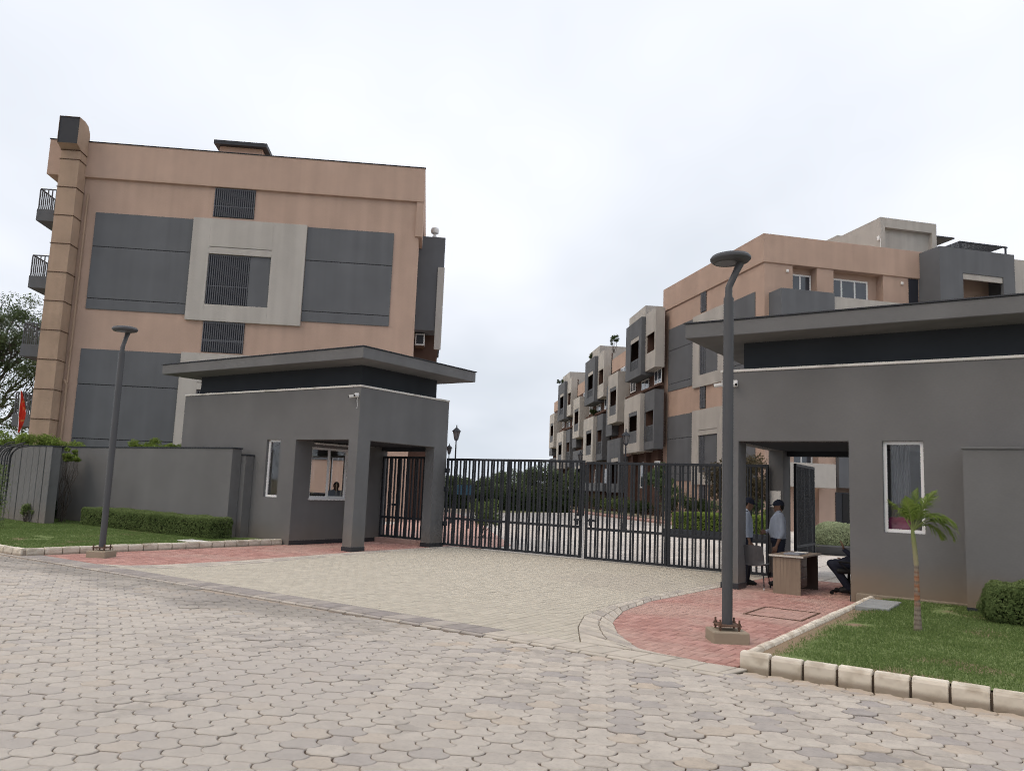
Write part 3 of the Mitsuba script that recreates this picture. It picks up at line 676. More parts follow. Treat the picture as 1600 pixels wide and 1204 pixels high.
prof = [(34.44, 14.92), (34.44, 15.55), (34.36, 15.95), (34.15, 16.18), (33.85, 16.24), (33.30, 16.20), (33.30, 15.05), (33.42, 15.02), (33.74, 14.92)]
pp = np.array(prof); n = len(pp)
v = np.vstack([np.c_[np.full(n, -15.95), pp], np.c_[np.full(n, -15.15), pp]])
f = []
for i in range(n):
    j = (i + 1) % n
    if i == 5: continue
    f += [(i, j, n + j), (i, n + j, n + i)]
from shapely.geometry import Polygon as _P
tv, tf = trimesh.creation.triangulate_polygon(_P(pp), engine='earcut')
hood = MB().add(v, f); hood.add(np.c_[np.full(len(tv), -15.95), tv], tf); hood.add(np.c_[np.full(len(tv), -15.15), tv], tf)
hk = part(LB, 'duct_hood', hood, 'm_duct', FL)
part(hk, 'mesh_screen', MB().box(-15.93, -15.17, 33.34, 33.36, 15.06, 16.18), 'm_dark', FL)  # solid dark sheet painting the shade inside the open hood
part(LB, 'drainpipe', MB().tube([(-14.98, 34.38, .5), (-14.98, 34.38, 5.1), (-15.05, 34.38, 5.25), (-15.1, 34.40, 5.3)], .045, 8).tube([(-14.98, 34.40, 5.2), (-14.98, 34.40, 13.3)], .04, 8), 'm_duct', FL, smooth=40)
# balconies on its far left side
for k in range(5):
    zt = 12.72 - 2.95 * k
    if zt < .5: break
    bl = part(LB, 'balcony', MB().box(-17.3, -16.06, 35.1, 38.6, zt - .52, zt, .01), 'm_panel', FL)
    m = MB()
    for x0, x1, y0, y1 in ((-17.26, -16.1, 35.14, 35.18), (-17.27, -17.23, 35.18, 38.5)):
        m.box(x0, x1, y0, y1, zt + .88, zt + .93)
        L = max(x1 - x0, y1 - y0); nn = int(L / .16)
        for q in range(nn + 1):
            t = q / nn
            xx, yy = (x0 + (x1 - x0) * t, y0) if x1 - x0 > y1 - y0 else (x0, y0 + (y1 - y0) * t)
            m.box(xx - .02, xx + .02, yy - .005, yy + .035, zt, zt + .88)
    part(bl, 'railing', m, 'm_rail', FL)
    if k >= 1: part(LB, 'balcony_screen', MB().box(-17.0, -16.75, 37.4, 37.7, zt, zt + 2.4), 'm_dark', FL)
# right rear wing
part(LB, 'wing', MB().box(-.95, .26, 36.2, 44, 8.62, 13.05, .01), 'm_panel', FL)
part(LB, 'wing_fin', MB().box(-.02, .29, 36.12, 36.2, 7.75, 11.6), 'm_white', FL)
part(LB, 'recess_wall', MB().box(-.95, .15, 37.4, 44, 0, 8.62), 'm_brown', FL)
ac = thing('air_conditioner', 'white air conditioner unit in the brown recess of the left block', 'air conditioner')
part(ac, 'case', MB().box(-.90, -.46, 36.75, 37.10, 8.0, 8.56, .015), 'm_whiteplastic', FL)
part(ac, 'fan_grille', MB().lathe([(0, 0), (.20, 0), (.20, .012), (0, .012)], (0, 0, 0), 20, np.array([[1, 0, 0], [0, 0, -1], [0, 1, 0]])).get(None, (-.61, 36.75, 7.11))[:2], 'm_dark') if False else part(ac, 'fan_grille', MB().box(-.85, -.52, 36.735, 36.75, 8.07, 8.49), 'm_dark', FL)
part(ac, 'bracket', MB().box(-.88, -.48, 36.75, 37.4, 7.94, 8.0), 'm_rust', FL)
tv_ = thing('roof_vent', 'small round metal vent on the roof of the left block wing', 'vent')
put(tv_, MB().lathe([(0, 0), (.10, 0), (.10, .16), (.06, .18), (.06, .24), (.17, .30), (.20, .42), (.16, .54), (0, .60)], (-.25, 36.6, 13.05), 16), 'm_whiteplastic', FL, smooth=40)
rb = thing('roof_room', 'tan rooftop room with a dark overhanging slab on the left block', 'rooftop structure')
part(rb, 'wall', MB().box(-10.25, -8.35, 36.2, 39.2, 15.2, 16.62), 'm_tan', FL)
part(rb, 'slab', MB().box(-10.45, -8.10, 35.9, 39.6, 16.62, 16.80), 'm_dark', FL)

# right block, frame FR, corner at u = 21.69, s = 37
RB = thing('apartment_block', 'tan corner apartment block with balconies behind the right gatehouse', 'apartment building')
U0, S0 = 21.69, 37.0
part(RB, 'wall', MB().box(U0, 23.35, S0, 49.8, 0, 15.0).box(23.35, 28.85, S0 + .55, 49.8, 0, 15.0).box(28.85, 40, S0, 49.8, 0, 15.0), 'm_tan', FR)
part(RB, 'parapet', MB().box(U0 - .10, 31.6, S0 - .10, 49.9, 13.94, 15.48, .01), 'm_tan', FR)
gable(RB, 'u-', U0, lambda g: 49.8 - g, FR, dict(panels=[(.77, 4.58, 0, 0), (9.26, 11.90, 0, 0)], box=(4.62, 9.22), vent=(5.48, 6.20), blank=(6.20, 7.90)))
part(RB, 'pier', MB().box(24.78, 25.78, S0 - .02, S0 + .56, 0, 13.94), 'm_tan', FR)
for x0, x1, bars in ((23.40, 24.76, (24.1,)), (25.80, 28.25, (26.62, 27.44))):
    for zb in (11.4, 2.9):
        window(RB, 's-', S0 + .55, x0, x1, zb, zb + 2.22, FR, depth=-.06, bars=bars, glass='m_glass_far', w=.09)
def tray(owner, x0, x1, y0, z0, z1, mat, F, back=S0, name='balcony'):
    m = MB().box(x0, x1, y0, y0 + .15, z0, z1, .008).box(x0, x0 + .15, y0 + .15, back, z0, z1).box(x1 - .15, x1, y0 + .15, back, z0, z1).box(x0 + .15, x1 - .15, y0 + .15, back, z0, z0 + .15)
    return part(owner, name, m, mat, F)
tray(RB, 21.95, 25.02, 35.8, 10.9, 12.30, 'm_panel', FR)
tray(RB, 25.04, 30.2, 35.9, 10.9, 12.15, 'm_white', FR)
tray(RB, 22.20, 24.96, 35.8, 2.24, 3.44, 'm_white', FR)
tray(RB, 21.95, 25.02, 35.8, 6.4, 7.7, 'm_panel', FR); tray(RB, 25.04, 30.2, 35.9, 6.4, 7.6, 'm_white', FR)
part(RB, 'panel', MB().box(25.80, 30.2, S0 - .25, S0 - .003, 2.30, 6.0), 'm_panel', FR)
dr_ = part(RB, 'doorway', MB().box(25.72, 28.4, S0 - .06, S0 - .002, 0.02, 2.06), 'm_dark', FR)
part(dr_, 'leaf', MB().box(26.1, 26.95, S0 - .09, S0 - .06, .02, 2.0), 'm_black', FR)
part(RB, 'louvre_door', MB().box(30.45, 31.05, S0 - .03, S0 + .02, 11.5, 13.90), 'm_grille', FR)
for x in (23.0, 30.0): part(RB, 'wall_lamp', MB().lathe([(0, 0), (.09, 0), (.09, .1), (0, .14)], (0, 0, 0), 12).get(None, (x, S0 - .06, 13.55)) [:2] if False else MB().box(x - .07, x + .07, S0 - .12, S0 - .002, 13.5, 13.66, .03), 'm_whiteplastic', FR)
# dark projecting box with its opening
m = holed('s-', 35.4, 31.11, 35.9, 9.8, 15.37, [(32.55, 35.15, 11.3, 14.03)], -.2, 0)
m.box(31.11, 31.31, 35.6, S0, 9.8, 15.37).box(35.7, 35.9, 35.6, S0 + 3, 9.8, 15.37).box(31.31, 35.7, 35.6, S0 + 3, 15.1, 15.3).box(31.31, 35.7, 35.6, S0 + 2, 9.8, 10.0)
part(RB, 'projecting_box', m, 'm_panel', FR)
part(RB, 'blind', B('s-', 35.4, 32.56, 35.14, 13.72, 14.02, -.16, -.06), 'm_white', FR)
rail(RB, 's-', 35.5, 32.56, 35.14, 11.3, 12.2, FR)
part(RB, 'side_wing', MB().box(35.95, 40, 36.5, S0 + 6, 0, 15.55), 'm_white', FR)
ph = thing('roof_room', 'pale rooftop room with a recessed panel on the right block', 'rooftop structure')
m = holed('s-', 39, 30.32, 34.11, 15, 18.08, [(30.62, 33.80, 15.0, 17.5)], -.3, 0).box(30.32, 34.11, 39.3, 44, 15, 18.06)
part(ph, 'wall', m, 'm_white', FR)
part(ph, 'lower_wall', MB().box(31.0, 34, 44, 49, 15, 18.6), 'm_white', FR)
part(ph, 'canopy', MB().box(34.11, 35.9, 39.6, 41.2, 17.55, 17.63), 'm_dark', FR)
part(ph, 'floodlight', MB().box(30.20, 30.32, 39.05, 39.2, 16.7, 16.95, .02).tube([(30.28, 38.97, 16.2), (30.28, 38.97, 16.8)], .02, 6), 'm_whiteplastic', FR)
pg = thing('roof_pergola', 'low dark slatted frame on the roof of the dark projecting box', 'pergola')
m = MB()
for y in (36.0, 37.6): m.box(33.0, 36.1, y, y + .08, 15.95, 16.03)
for x in (33.0, 35.95):
    for y in (36.0, 37.6): m.box(x, x + .08, y, y + .08, 15.3, 15.95)
part(pg, 'frame', m, 'm_dark', FR)
m = MB()
for k in range(22): m.box(33.05 + k * .14, 33.09 + k * .14, 36.08, 37.6, 16.03, 16.07)
part(pg, 'slats', m, 'm_dark', FR, kind='stuff')

# the row of blocks down the street, frame FL, facades on u = 14.6
def street_block(label, ds, dz, group):
    bk = thing('apartment_block', label, 'apartment building', group)
    P = lambda m, name, mat, parent=bk, **k: part(parent, name, m, mat, FL, **k)
    Z = lambda z: z + dz
    def bx(u0, u1, s0, s1, z0, z1, m=None, ch=0): return (m or MB()).box(u0, u1, s0 + ds, s1 + ds, Z(z0), Z(z1), ch)
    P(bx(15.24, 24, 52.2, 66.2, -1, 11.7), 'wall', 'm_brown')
    P(bx(15.2, 24.2, 57.9, 66.3, 11.66, 12.84), 'parapet', 'm_tan')
    P(bx(15.3, 21, 56.2, 61.0, 11.7, 15.32), 'roof_room', 'm_white')
    def shell(name, mat, u, s0, s1, z0, z1, hole, blind=None, bmat='m_white', rail_z=None, panel=None):
        h = [(hole[0] + ds, hole[1] + ds, Z(hole[2]), Z(hole[3]))]
        m = holed('u-', u, s0 + ds, s1 + ds, Z(z0), Z(z1), h, -.07, 0)
        bx(u + .07, 15.24, s0, s0 + .18, z0, z1, m); bx(u + .07, 15.24, s1 - .18, s1, z0, z1, m)
        bx(u + .07, 15.24, s0 + .18, s1 - .18, z0, z0 + .18, m); bx(u + .07, 15.24, s0 + .18, s1 - .18, z1 - .18, z1 - .02, m)
        k = P(m, name, mat)
        q = .004
        lin = bx(u + .071, 15.235, s1 - .18 - q - .02, s1 - .18 - q, z0 + .18, z1 - .18).box(15.39, 15.2354, s0 + ds + .19, s1 + ds - .21, Z(z0 + .19), Z(z1 - .19))
        bx(u + .071, 15.2, s0 + .18 + q, s0 + .2 + q, z0 + .18, z1 - .18, lin); bx(u + .071, 15.2, s0 + .21, s1 - .21, z1 - .2, z1 - .185, lin)
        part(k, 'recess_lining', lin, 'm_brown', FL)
        if blind: part(k, 'blind', B('u-', u, hole[0] + ds + .02, hole[1] + ds - .02, Z(hole[3] - blind), Z(hole[3] - .01), -.068, -.02), bmat, FL)
        if panel: part(k, 'balustrade', B('u-', u, hole[0] + ds + .01, hole[1] + ds - .01, Z(hole[2] + .005), Z(hole[2] + panel), -.066, -.01), 'm_panel', FL)
        if rail_z: rail(k, 'u-', u, hole[0] + ds + .03, hole[1] + ds - .03, Z(hole[2] + .005), Z(rail_z), FL, d=-.06)
        return k
    shell('balcony_box', 'm_white', 14.6, 51.05, 53.48, 9.97, 14.0, (51.28, 53.4, 11.15, 12.42))
    shell('balcony_box', 'm_panel', 14.3, 53.5, 57.9, 9.75, 13.85, (54.2, 56.55, 10.35, 12.65), blind=.3, rail_z=11.05)
    shell('balcony_box', 'm_white', 14.3, 53.5, 57.95, 4.45, 8.46, (54.3, 56.65, 5.1, 7.32), blind=.28, bmat='m_panel', panel=.85)
    shell('balcony_box', 'm_panel', 14.6, 51.05, 53.48, 4.55, 8.48, (51.32, 53.4, 5.08, 7.13), rail_z=6.15)
    shell('balcony_box', 'm_white', 14.3, 60.2, 63.6, 7.02, 10.97, (60.75, 62.95, 7.65, 9.88), blind=.28, bmat='m_panel', panel=.75)
    shell('balcony_box', 'm_panel', 14.6, 60.2, 64.8, 1.6, 5.80, (60.9, 63.3, 2.3, 4.3), blind=.3)
    P(bx(14.7, 15.24, 63.62, 65.9, 6.2, 10.4), 'dark_bay', 'm_panel')
    P(bx(14.9, 15.24, 57.97, 60.1, 4.35, 4.55), 'floor_slab', 'm_brown'); P(bx(14.9, 15.24, 51.05, 60.1, 8.75, 8.9), 'floor_slab', 'm_brown')
    P(bx(15.2, 15.24, 57.97, 60.1, 4.55, 5.7), 'balustrade', 'm_panel')
    for s in (54.0, 57.5, 60.4, 64.2): P(bx(14.9, 15.35, s, s + .5, -1, 4.45 if s < 58 else 1.6), 'pillar', 'm_brown')
    for s0, s1, z0, z1 in ((51.5, 53.2, 9.0, 10), (54.6, 56.6, 8.95, 9.7), (58.2, 59.8, 9.2, 11.0), (58.2, 59.8, 5.8, 7.8), (54.4, 56.4, 2.0, 3.8), (51.6, 52.8, 2.0, 3.8), (61, 63, 11.1, 11.6), (54.4, 56.4, 10.2, 12.5), (54.4, 56.4, 5.0, 7.2), (61, 62.8, 7.6, 9.8), (51.5, 53.2, 5, 7)):
        window(bk, 'u-', 15.24, s0 + ds, s1 + ds, Z(z0), Z(z1), FL, depth=-.07, bars=((s0 + s1) / 2 + ds,), glass='m_glass_far', w=.07)
    P(bx(14.75, 15.24, 50.7, 66.1, 1.9, 2.6), 'fascia', 'm_panel') if ds else None
    return bk
street_block('grey and white stacked balcony block nearest the tan corner block', 0, 0, None)
street_block('grey and white stacked balcony block in the middle of the street row', 15.7, -.24, None)
street_block('grey and white stacked balcony block at the far end of the street row', 31.4, -.48, None)

# ------------------------------------------------------------------ lamps
def street_lamp(label, g, yaw):
    k = thing('street_lamp', label, 'street lamp', None)
    x, y = g
    R = rot(yaw); At = np.array([x, y, 0]); F = FW
    def P(owner, name, m, mat, **q):
        v, f, t = m.get(R, At); return part(owner, name, (v, f), mat, **q)
    P(k, 'base_block', MB().box(-.20, .20, -.19, .19, -.1, .125, .012), 'm_concrete')
    fl = P(k, 'flange', MB().box(-.13, .13, -.13, .13, .175, .19, .003), 'm_rust')
    for sx in (-1, 1):
        for sy in (-1, 1):
            P(fl, 'bolt', MB().tube([(sx * .105, sy * .105, .11), (sx * .105, sy * .105, .245)], .011, 8).tube([(sx * .105, sy * .105, .19), (sx * .105, sy * .105, .207)], .02, 6).tube([(sx * .105, sy * .105, .150), (sx * .105, sy * .105, .165)], .02, 6), 'm_rust')
    P(k, 'pole', MB().tube([(0, 0, .18), (0, 0, 1.4), (0, 0, 2.6), (0, 0, 3.93)], .0585, 20), 'm_pole', smooth=40)
    P(k, 'arm', MB().tube([(0, 0, 3.92), (0, 0, 3.96), (0, 0, 4.05), (.012, 0, 4.085), (.09, 0, 4.26), (.135, 0, 4.36)], [.050, .042, .042, .040, .040, .048], 16), 'm_pole', smooth=40)
    tilt = math.radians(3); Rt = np.array([[math.cos(tilt), 0, -math.sin(tilt)], [0, 1, 0], [math.sin(tilt), 0, math.cos(tilt)]])
    prof = [(0, -.045), (.14, -.05), (.205, -.042), (.235, -.012), (.238, .01), (.215, .04), (.15, .060), (0, .068)]
    m = MB(); m.lathe(prof, (0, 0, 0), 40, Rt); m.v[-1] = m.v[-1] * [1, 1, 1] + [.02, 0, 4.405]
    hd = P(k, 'head', m, 'm_pole', smooth=35)
    m = MB(); m.lathe([(0, -.056), (.125, -.056), (.125, -.050), (0, -.050)], (0, 0, 0), 30, Rt); m.v[-1] = m.v[-1] + [-.035, 0, 4.405]
    P(hd, 'lens', m, 'm_lens')
    return k
Pr = FG @ np.array([-3.16, 9.02, 0]); Pl = FG @ np.array([-15.12, 8.40, 0])
street_lamp('dark grey street lamp standing on the right red brick pavement', Pr[:2], 0.0)
street_lamp('dark grey street lamp at the left edge of the driveway', Pl[:2], 1.5)

def garden_lamp(label, x, y, z0=0):
    k = thing('garden_lamp', label, 'lamp post', None)
    A = (x, y, z0)
    part(k, 'post', MB().lathe([(0, 0), (.13, 0), (.13, .12), (.08, .2), (.055, .8), (.035, 1.0), (.03, 3.55), (.05, 3.6), (.0, 3.62)], A, 12), 'm_dark', smooth=40)
    part(k, 'lantern_glass', MB().lathe([(0, 3.64), (.075, 3.64), (.15, 3.97), (0, 3.97)], A, 6), 'm_lens')
    fr = MB().lathe([(0, 3.97), (.20, 3.97), (.19, 4.0), (.07, 4.12), (.03, 4.15), (.02, 4.25), (0, 4.28)], A, 6).lathe([(0, 3.58), (.085, 3.60), (.085, 3.645), (0, 3.645)], A, 6)
    for q in range(6):
        t = q * PI / 3
        fr.tube([(x + .08 * math.cos(t), y + .08 * math.sin(t), z0 + 3.63), (x + .155 * math.cos(t), y + .155 * math.sin(t), z0 + 3.98)], .012, 5)
    part(k, 'lantern_frame', fr, 'm_dark')
garden_lamp('tall black lantern post rising behind the left gate leaf', -2.35, 35.0)
garden_lamp('middle black lantern post behind the left gate leaf', -3.80, 50.5)
garden_lamp('farthest black lantern post half hidden by the left gatehouse', -5.95, 70.5)
garden_lamp('black lantern post before the white balcony boxes', 4.87, 33.5)
garden_lamp('small far black lantern post before the street row of blocks', 4.71, 53.0)

# ------------------------------------------------------------------ plants
def leaves(P, N, size, r, aspect=.45, jitter=.6, tone=None):
    """One rhombus per point P, facing roughly along N."""
    n = len(P)
    N = N + r.normal(0, jitter, (n, 3)); N /= np.linalg.norm(N, axis=1, keepdims=True) + 1e-9
    a = np.cross(N, r.normal(0, 1, (n, 3))); a /= np.linalg.norm(a, axis=1, keepdims=True) + 1e-9
    b = np.cross(N, a)
    s = (size * r.uniform(.6, 1.35, n))[:, None]
    fold = N * s * .18
    v = np.stack([P - a * s, P + b * s * aspect - fold, P + a * s, P - b * s * aspect - fold], 1).reshape(-1, 3)
    i = np.arange(n)[:, None] * 4
    f = np.vstack([i + [0, 1, 2], i + [0, 2, 3]])
    t = np.clip(r.normal(.45, .26, n), 0, 1) if tone is None else np.clip(tone + r.normal(0, .16, n), 0, 1)
    return MB().add(v, f, np.c_[np.repeat(t, 4), np.ones(4 * n)])
def box_shell(x0, x1, y0, y1, z0, z1, n, r, depth=.10, bump=.05, round_=.12):
    """Points scattered in the outer layer of a clipped hedge, with outward directions."""
    A = [(x1 - x0) * (y1 - y0), (x1 - x0) * (z1 - z0), (x1 - x0) * (z1 - z0), (y1 - y0) * (z1 - z0), (y1 - y0) * (z1 - z0)]
    side = r.choice(5, n, p=np.array(A) / sum(A)); u, w = r.random(n), r.random(n)
    P = np.zeros((n, 3)); N = np.zeros((n, 3))
    X, Y = x0 + u * (x1 - x0), y0 + w * (y1 - y0); Zc = z0 + w * (z1 - z0)
    for s, (p, nn) in enumerate((((X, Y, z1 + 0 * u), (0, 0, 1)), ((X, y0 + 0 * u, Zc), (0, -1, 0)), ((X, y1 + 0 * u, Zc), (0, 1, 0)), ((x0 + 0 * u, y0 + u * (y1 - y0), Zc), (-1, 0, 0)), ((x1 + 0 * u, y0 + u * (y1 - y0), Zc), (1, 0, 0)))):
        k = side == s; P[k] = np.stack(p, 1)[k]; N[k] = nn
    ce = np.array([(x0 + x1) / 2, (y0 + y1) / 2, (z0 + z1) / 2]); hf = np.array([(x1 - x0) / 2, (y1 - y0) / 2, (z1 - z0) / 2])
    q = np.abs(P - ce) - (hf - round_); q = np.maximum(q, 0); l = np.linalg.norm(q, axis=1)
    over = np.maximum(l - round_, 0)[:, None] * q / (l[:, None] + 1e-9) * np.sign(P - ce)
    P = P - over
    nz = meshkit.fbm(P * 3.2, 3, seed=8)[:, None] - .5
    return P + N * (nz * 2 * bump - depth * r.random((n, 1)) ** 2), N
def hedge(label, dims, F, n, size, mat, core, seed, group=None, name='hedge', cat='hedge', **kw):
    r = np.random.default_rng(seed); h = thing(name, label, cat, group)
    x0, x1, y0, y1, z0, z1 = dims
    P, N = box_shell(*dims, n, r, **kw)
    tone = .30 + .42 * (P[:, 2] - z0) / (z1 - z0) * (N[:, 2] > .5) + .12 * (meshkit.fbm(P * 2.3, 3, seed=2) - .5) * 4  # top leaves tinted lighter: sky light put into their tone
    part(h, 'foliage', leaves(P, N, size, r, tone=tone), mat, F, uv=True)
    e = .16
    part(h, 'branches', MB().box(x0 + e, x1 - e, y0 + e, y1 - e, z0 - .05, z1 - e), core, F)
    return h
bsdf('m_core', (0.022, 0.026, 0.014), 0.95, 0.05)
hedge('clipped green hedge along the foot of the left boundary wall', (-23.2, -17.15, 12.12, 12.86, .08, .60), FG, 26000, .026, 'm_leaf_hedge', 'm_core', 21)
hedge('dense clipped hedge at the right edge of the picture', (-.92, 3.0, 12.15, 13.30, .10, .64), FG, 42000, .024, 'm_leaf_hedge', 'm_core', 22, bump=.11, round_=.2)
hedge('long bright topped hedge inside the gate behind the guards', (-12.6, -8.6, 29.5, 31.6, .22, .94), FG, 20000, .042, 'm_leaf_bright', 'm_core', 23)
kb = thing('planter_wall', 'low dark planter wall under the hedge inside the gate', 'wall')
put(kb, MB().box(-12.8, -8.5, 29.2, 29.4, -.1, .30, .01), 'm_band', FG)
hedge('dark untrimmed hedge across the end of the inner road', (-17, 4.6, 60.5, 62.5, -.05, 1.15), FW, 30000, .11, 'm_leaf_dark', 'm_core', 24, bump=.5, depth=.3)
hedge('dark green bush behind the left end of the gate', (-9.6, -7.6, 27.5, 29.0, 0, .95), np.eye(3) @ rot(math.radians(14)), 7000, .05, 'm_leaf_dark', 'm_core', 25, name='bush', cat='bush', bump=.15, round_=.4)
def clump(P0, rad, n, r, flat=1.0):
    d = r.normal(0, 1, (n, 3)); d /= np.linalg.norm(d, axis=1, keepdims=True)
    q = r.random((n, 1)) ** .45
    return P0 + d * q * rad * np.array([1, 1, flat]), d
def limb(m, a, b, r0, r1, r, k=6, wob=.12):
    a, b = np.array(a, float), np.array(b, float); L = np.linalg.norm(b - a)
    t = np.linspace(0, 1, k)[:, None]; p = a + (b - a) * t + np.r_[np.zeros((1, 3)), r.normal(0, wob * L / k, (k - 2, 3)), np.zeros((1, 3))]
    m.tube(p, np.linspace(r0, r1, k), 8); return p
def tree(label, base, H, trunk_h, spread, nclump, per, size, mat, seed, lean=(0, 0), name='tree', bark='m_bark', flat=.7, jit=.8, tr=.03):
    r = np.random.default_rng(seed); k = thing(name, label, 'tree')
    b = np.array(base, float); m = MB(); P, N, TN = [], [], []
    top = b + [lean[0], lean[1], trunk_h]
    limb(m, b - [0, 0, .3], top, tr * H, tr * .6 * H, r)
    for c in range(nclump):
        an = r.uniform(0, 2 * PI); q = math.sqrt(r.random()) * spread; zz = b[2] + trunk_h + (H - trunk_h) * (.12 + .88 * r.random() * (1 - .35 * (q / spread) ** 2))
        e = np.array([top[0] + q * math.cos(an), top[1] + q * math.sin(an), zz])
        if c % 2 == 0: limb(m, top + (e - top) * .0 + r.normal(0, .02 * H, 3) * [1, 1, 0], e, tr * .32 * H, tr * .06 * H, r, 7, .35)
        p, d = clump(e, spread * r.uniform(.22, .42), per, r, flat); P.append(p); N.append(d * .5 + [0, 0, .7]); TN.append(np.full(per, .35 + .3 * r.random()))
    part(k, 'trunk', m, bark, smooth=40)
    part(k, 'crown', leaves(np.vstack(P), np.vstack(N), size, r, jitter=jit, tone=np.concatenate(TN)), mat, uv=True)
    return k
# the tall tree beyond the left block, leaning limbs towards the right
r_ = np.random.default_rng(40)
tk = thing('tree', 'tall airy tree with dark spreading branches at the left edge', 'tree')
m = MB(); P, N, TN = [], [], []
b0 = np.array([-31.5, 45, -.3])
tops = [(-29.2, 45.5, 9.8), (-27.2, 45.8, 8.2), (-26.4, 46, 7.0), (-30.6, 44.5, 10.6), (-28.2, 44.6, 5.6), (-27.9, 46, 9.4), (-32.6, 45, 10.2), (-34, 45, 8.4), (-29.4, 45.2, 11.2), (-28.3, 46.2, 10.6)]
fork = np.array([-31.0, 45, 2.2]); limb(m, b0, fork, .30, .24, r_)
for t in tops:
    pth_ = limb(m, fork, t, .16, .02, r_, 9, .22)
    for q in range(11):
        e = pth_[3 + q % 6] * .35 + np.array(t) * .65 + r_.normal(0, .85, 3) * [1, 1, .75]
        limb(m, pth_[4 + q % 4], e, .045, .01, r_, 5, .3)
        p, d = clump(e, r_.uniform(.5, .95), 240, r_, .75); P.append(p); N.append(d * .4 + [0, 0, .7]); TN.append(np.full(240, .3 + .4 * r_.random()))
part(tk, 'trunk', m, 'm_bark', smooth=40)
part(tk, 'crown', leaves(np.vstack(P), np.vstack(N), .072, r_, jitter=.9, tone=np.concatenate(TN)), 'm_leaf_tree', uv=True)
# trees at the end of the inner road
far = [(2.6, 66, 3.5, 2.0, 'full rounded green tree at the far end of the road before the balcony blocks'), (.2, 68, 3.0, 1.8, 'lower green tree left of the full rounded tree at the road end'), (-1.9, 66, 2.2, 1.6, 'small pale green tree in the gap at the far end of the road'), (-4.4, 67, 2.4, 1.9, 'far green tree just right of the tall lantern post'), (-7.2, 66, 2.7, 2.0, 'far green tree behind the middle lantern post'), (4.7, 67, 3.4, 1.5, 'green tree touching the far balcony block')]
for i, (x, y, h, s, lab) in enumerate(far): tree(lab, (x, y, 0), h, .5, s, 34, 420, .085, 'm_leaf_far', 60 + i, flat=.8)
tree('drooping olive brown tree behind the gate beside the right porch', (7.05, 24.2, 0), 2.75, 1.5, 1.0, 26, 420, .045, 'm_leaf_olive', 71, flat=1.1, tr=.016)
tree('leafy young tree in the bed before the street row', (7.9, 41.5, .1), 3.0, 1.3, .9, 20, 260, .06, 'm_leaf_tree', 72, tr=.014)
def shrub(label, base, h, w, n, size, mat, seed):
    r = np.random.default_rng(seed); k = thing('shrub', label, 'shrub'); b = np.array(base, float); m = MB(); P, N = [], []
    for q in range(10):
        e = b + np.array([r.normal(0, w * .5), r.normal(0, w * .5), h * r.uniform(.5, .95)]); limb(m, b + r.normal(0, .05, 3) * [1, 1, 0] - [0, 0, .05], e, .014, .005, r, 5, .2)
        p, d = clump(e, w * .45, n // 10, r, 1.1); p[:, 2] = np.maximum(p[:, 2], b[2] + .02); P.append(p); N.append(d * .6 + [0, 0, .5])
    part(k, 'stem', m, 'm_bark'); part(k, 'foliage', leaves(np.vstack(P), np.vstack(N), size, r), mat, uv=True); return k
gpos = [(t_, s_) for t_, s_ in ()]
def frp(u, s, z=.12): return (FR @ np.array([u, s, z])).tolist()
for i, (u, s, h, w, mat, lab) in enumerate([(20.2, 41.5, 1.3, .7, 'm_leaf_dark', 'dark leafy shrub at the near end of the planting bed'), (20.4, 45, 1.5, .9, 'm_leaf_tree', 'tall leafy shrub in the middle of the planting bed'), (20.1, 49.5, .9, .8, 'm_leaf_dark', 'low dark shrub before the second gate leaf'), (20.3, 54, .9, .9, 'm_leaf_hedge', 'low green shrub beside the far lantern post'), (20.2, 59, 1.0, 1.0, 'm_leaf_dark', 'far dark shrub in the planting bed'), (20.2, 65, 1.1, 1.1, 'm_leaf_hedge', 'farthest green shrub in the planting bed')]):
    shrub(lab, frp(u, s), h, w, 1800, .07, mat, 80 + i)
for i, (u, s, h, w, lab) in enumerate([(-11.6, 32.6, 1.5, .5, 'feathery grass like shrub behind the hedge at the gate post'), (-10.3, 32.8, 1.7, .5, 'tall feathery shrub behind the hedge near the street lamp'), (-9.3, 32.6, 1.5, .5, 'bright green shrub behind the guard in the cap by the pillar')]):
    q = FG @ np.array([u, s, 0]); shrub(lab, q, h, w, 2600, .05, 'm_leaf_tree' if i < 2 else 'm_leaf_bright', 90 + i)
q = FG @ np.array([-15.3, 20.8, 0]); shrub('green shrub seen through the closed foot gate', q, 1.1, .5, 2200, .045, 'm_leaf_hedge', 95)
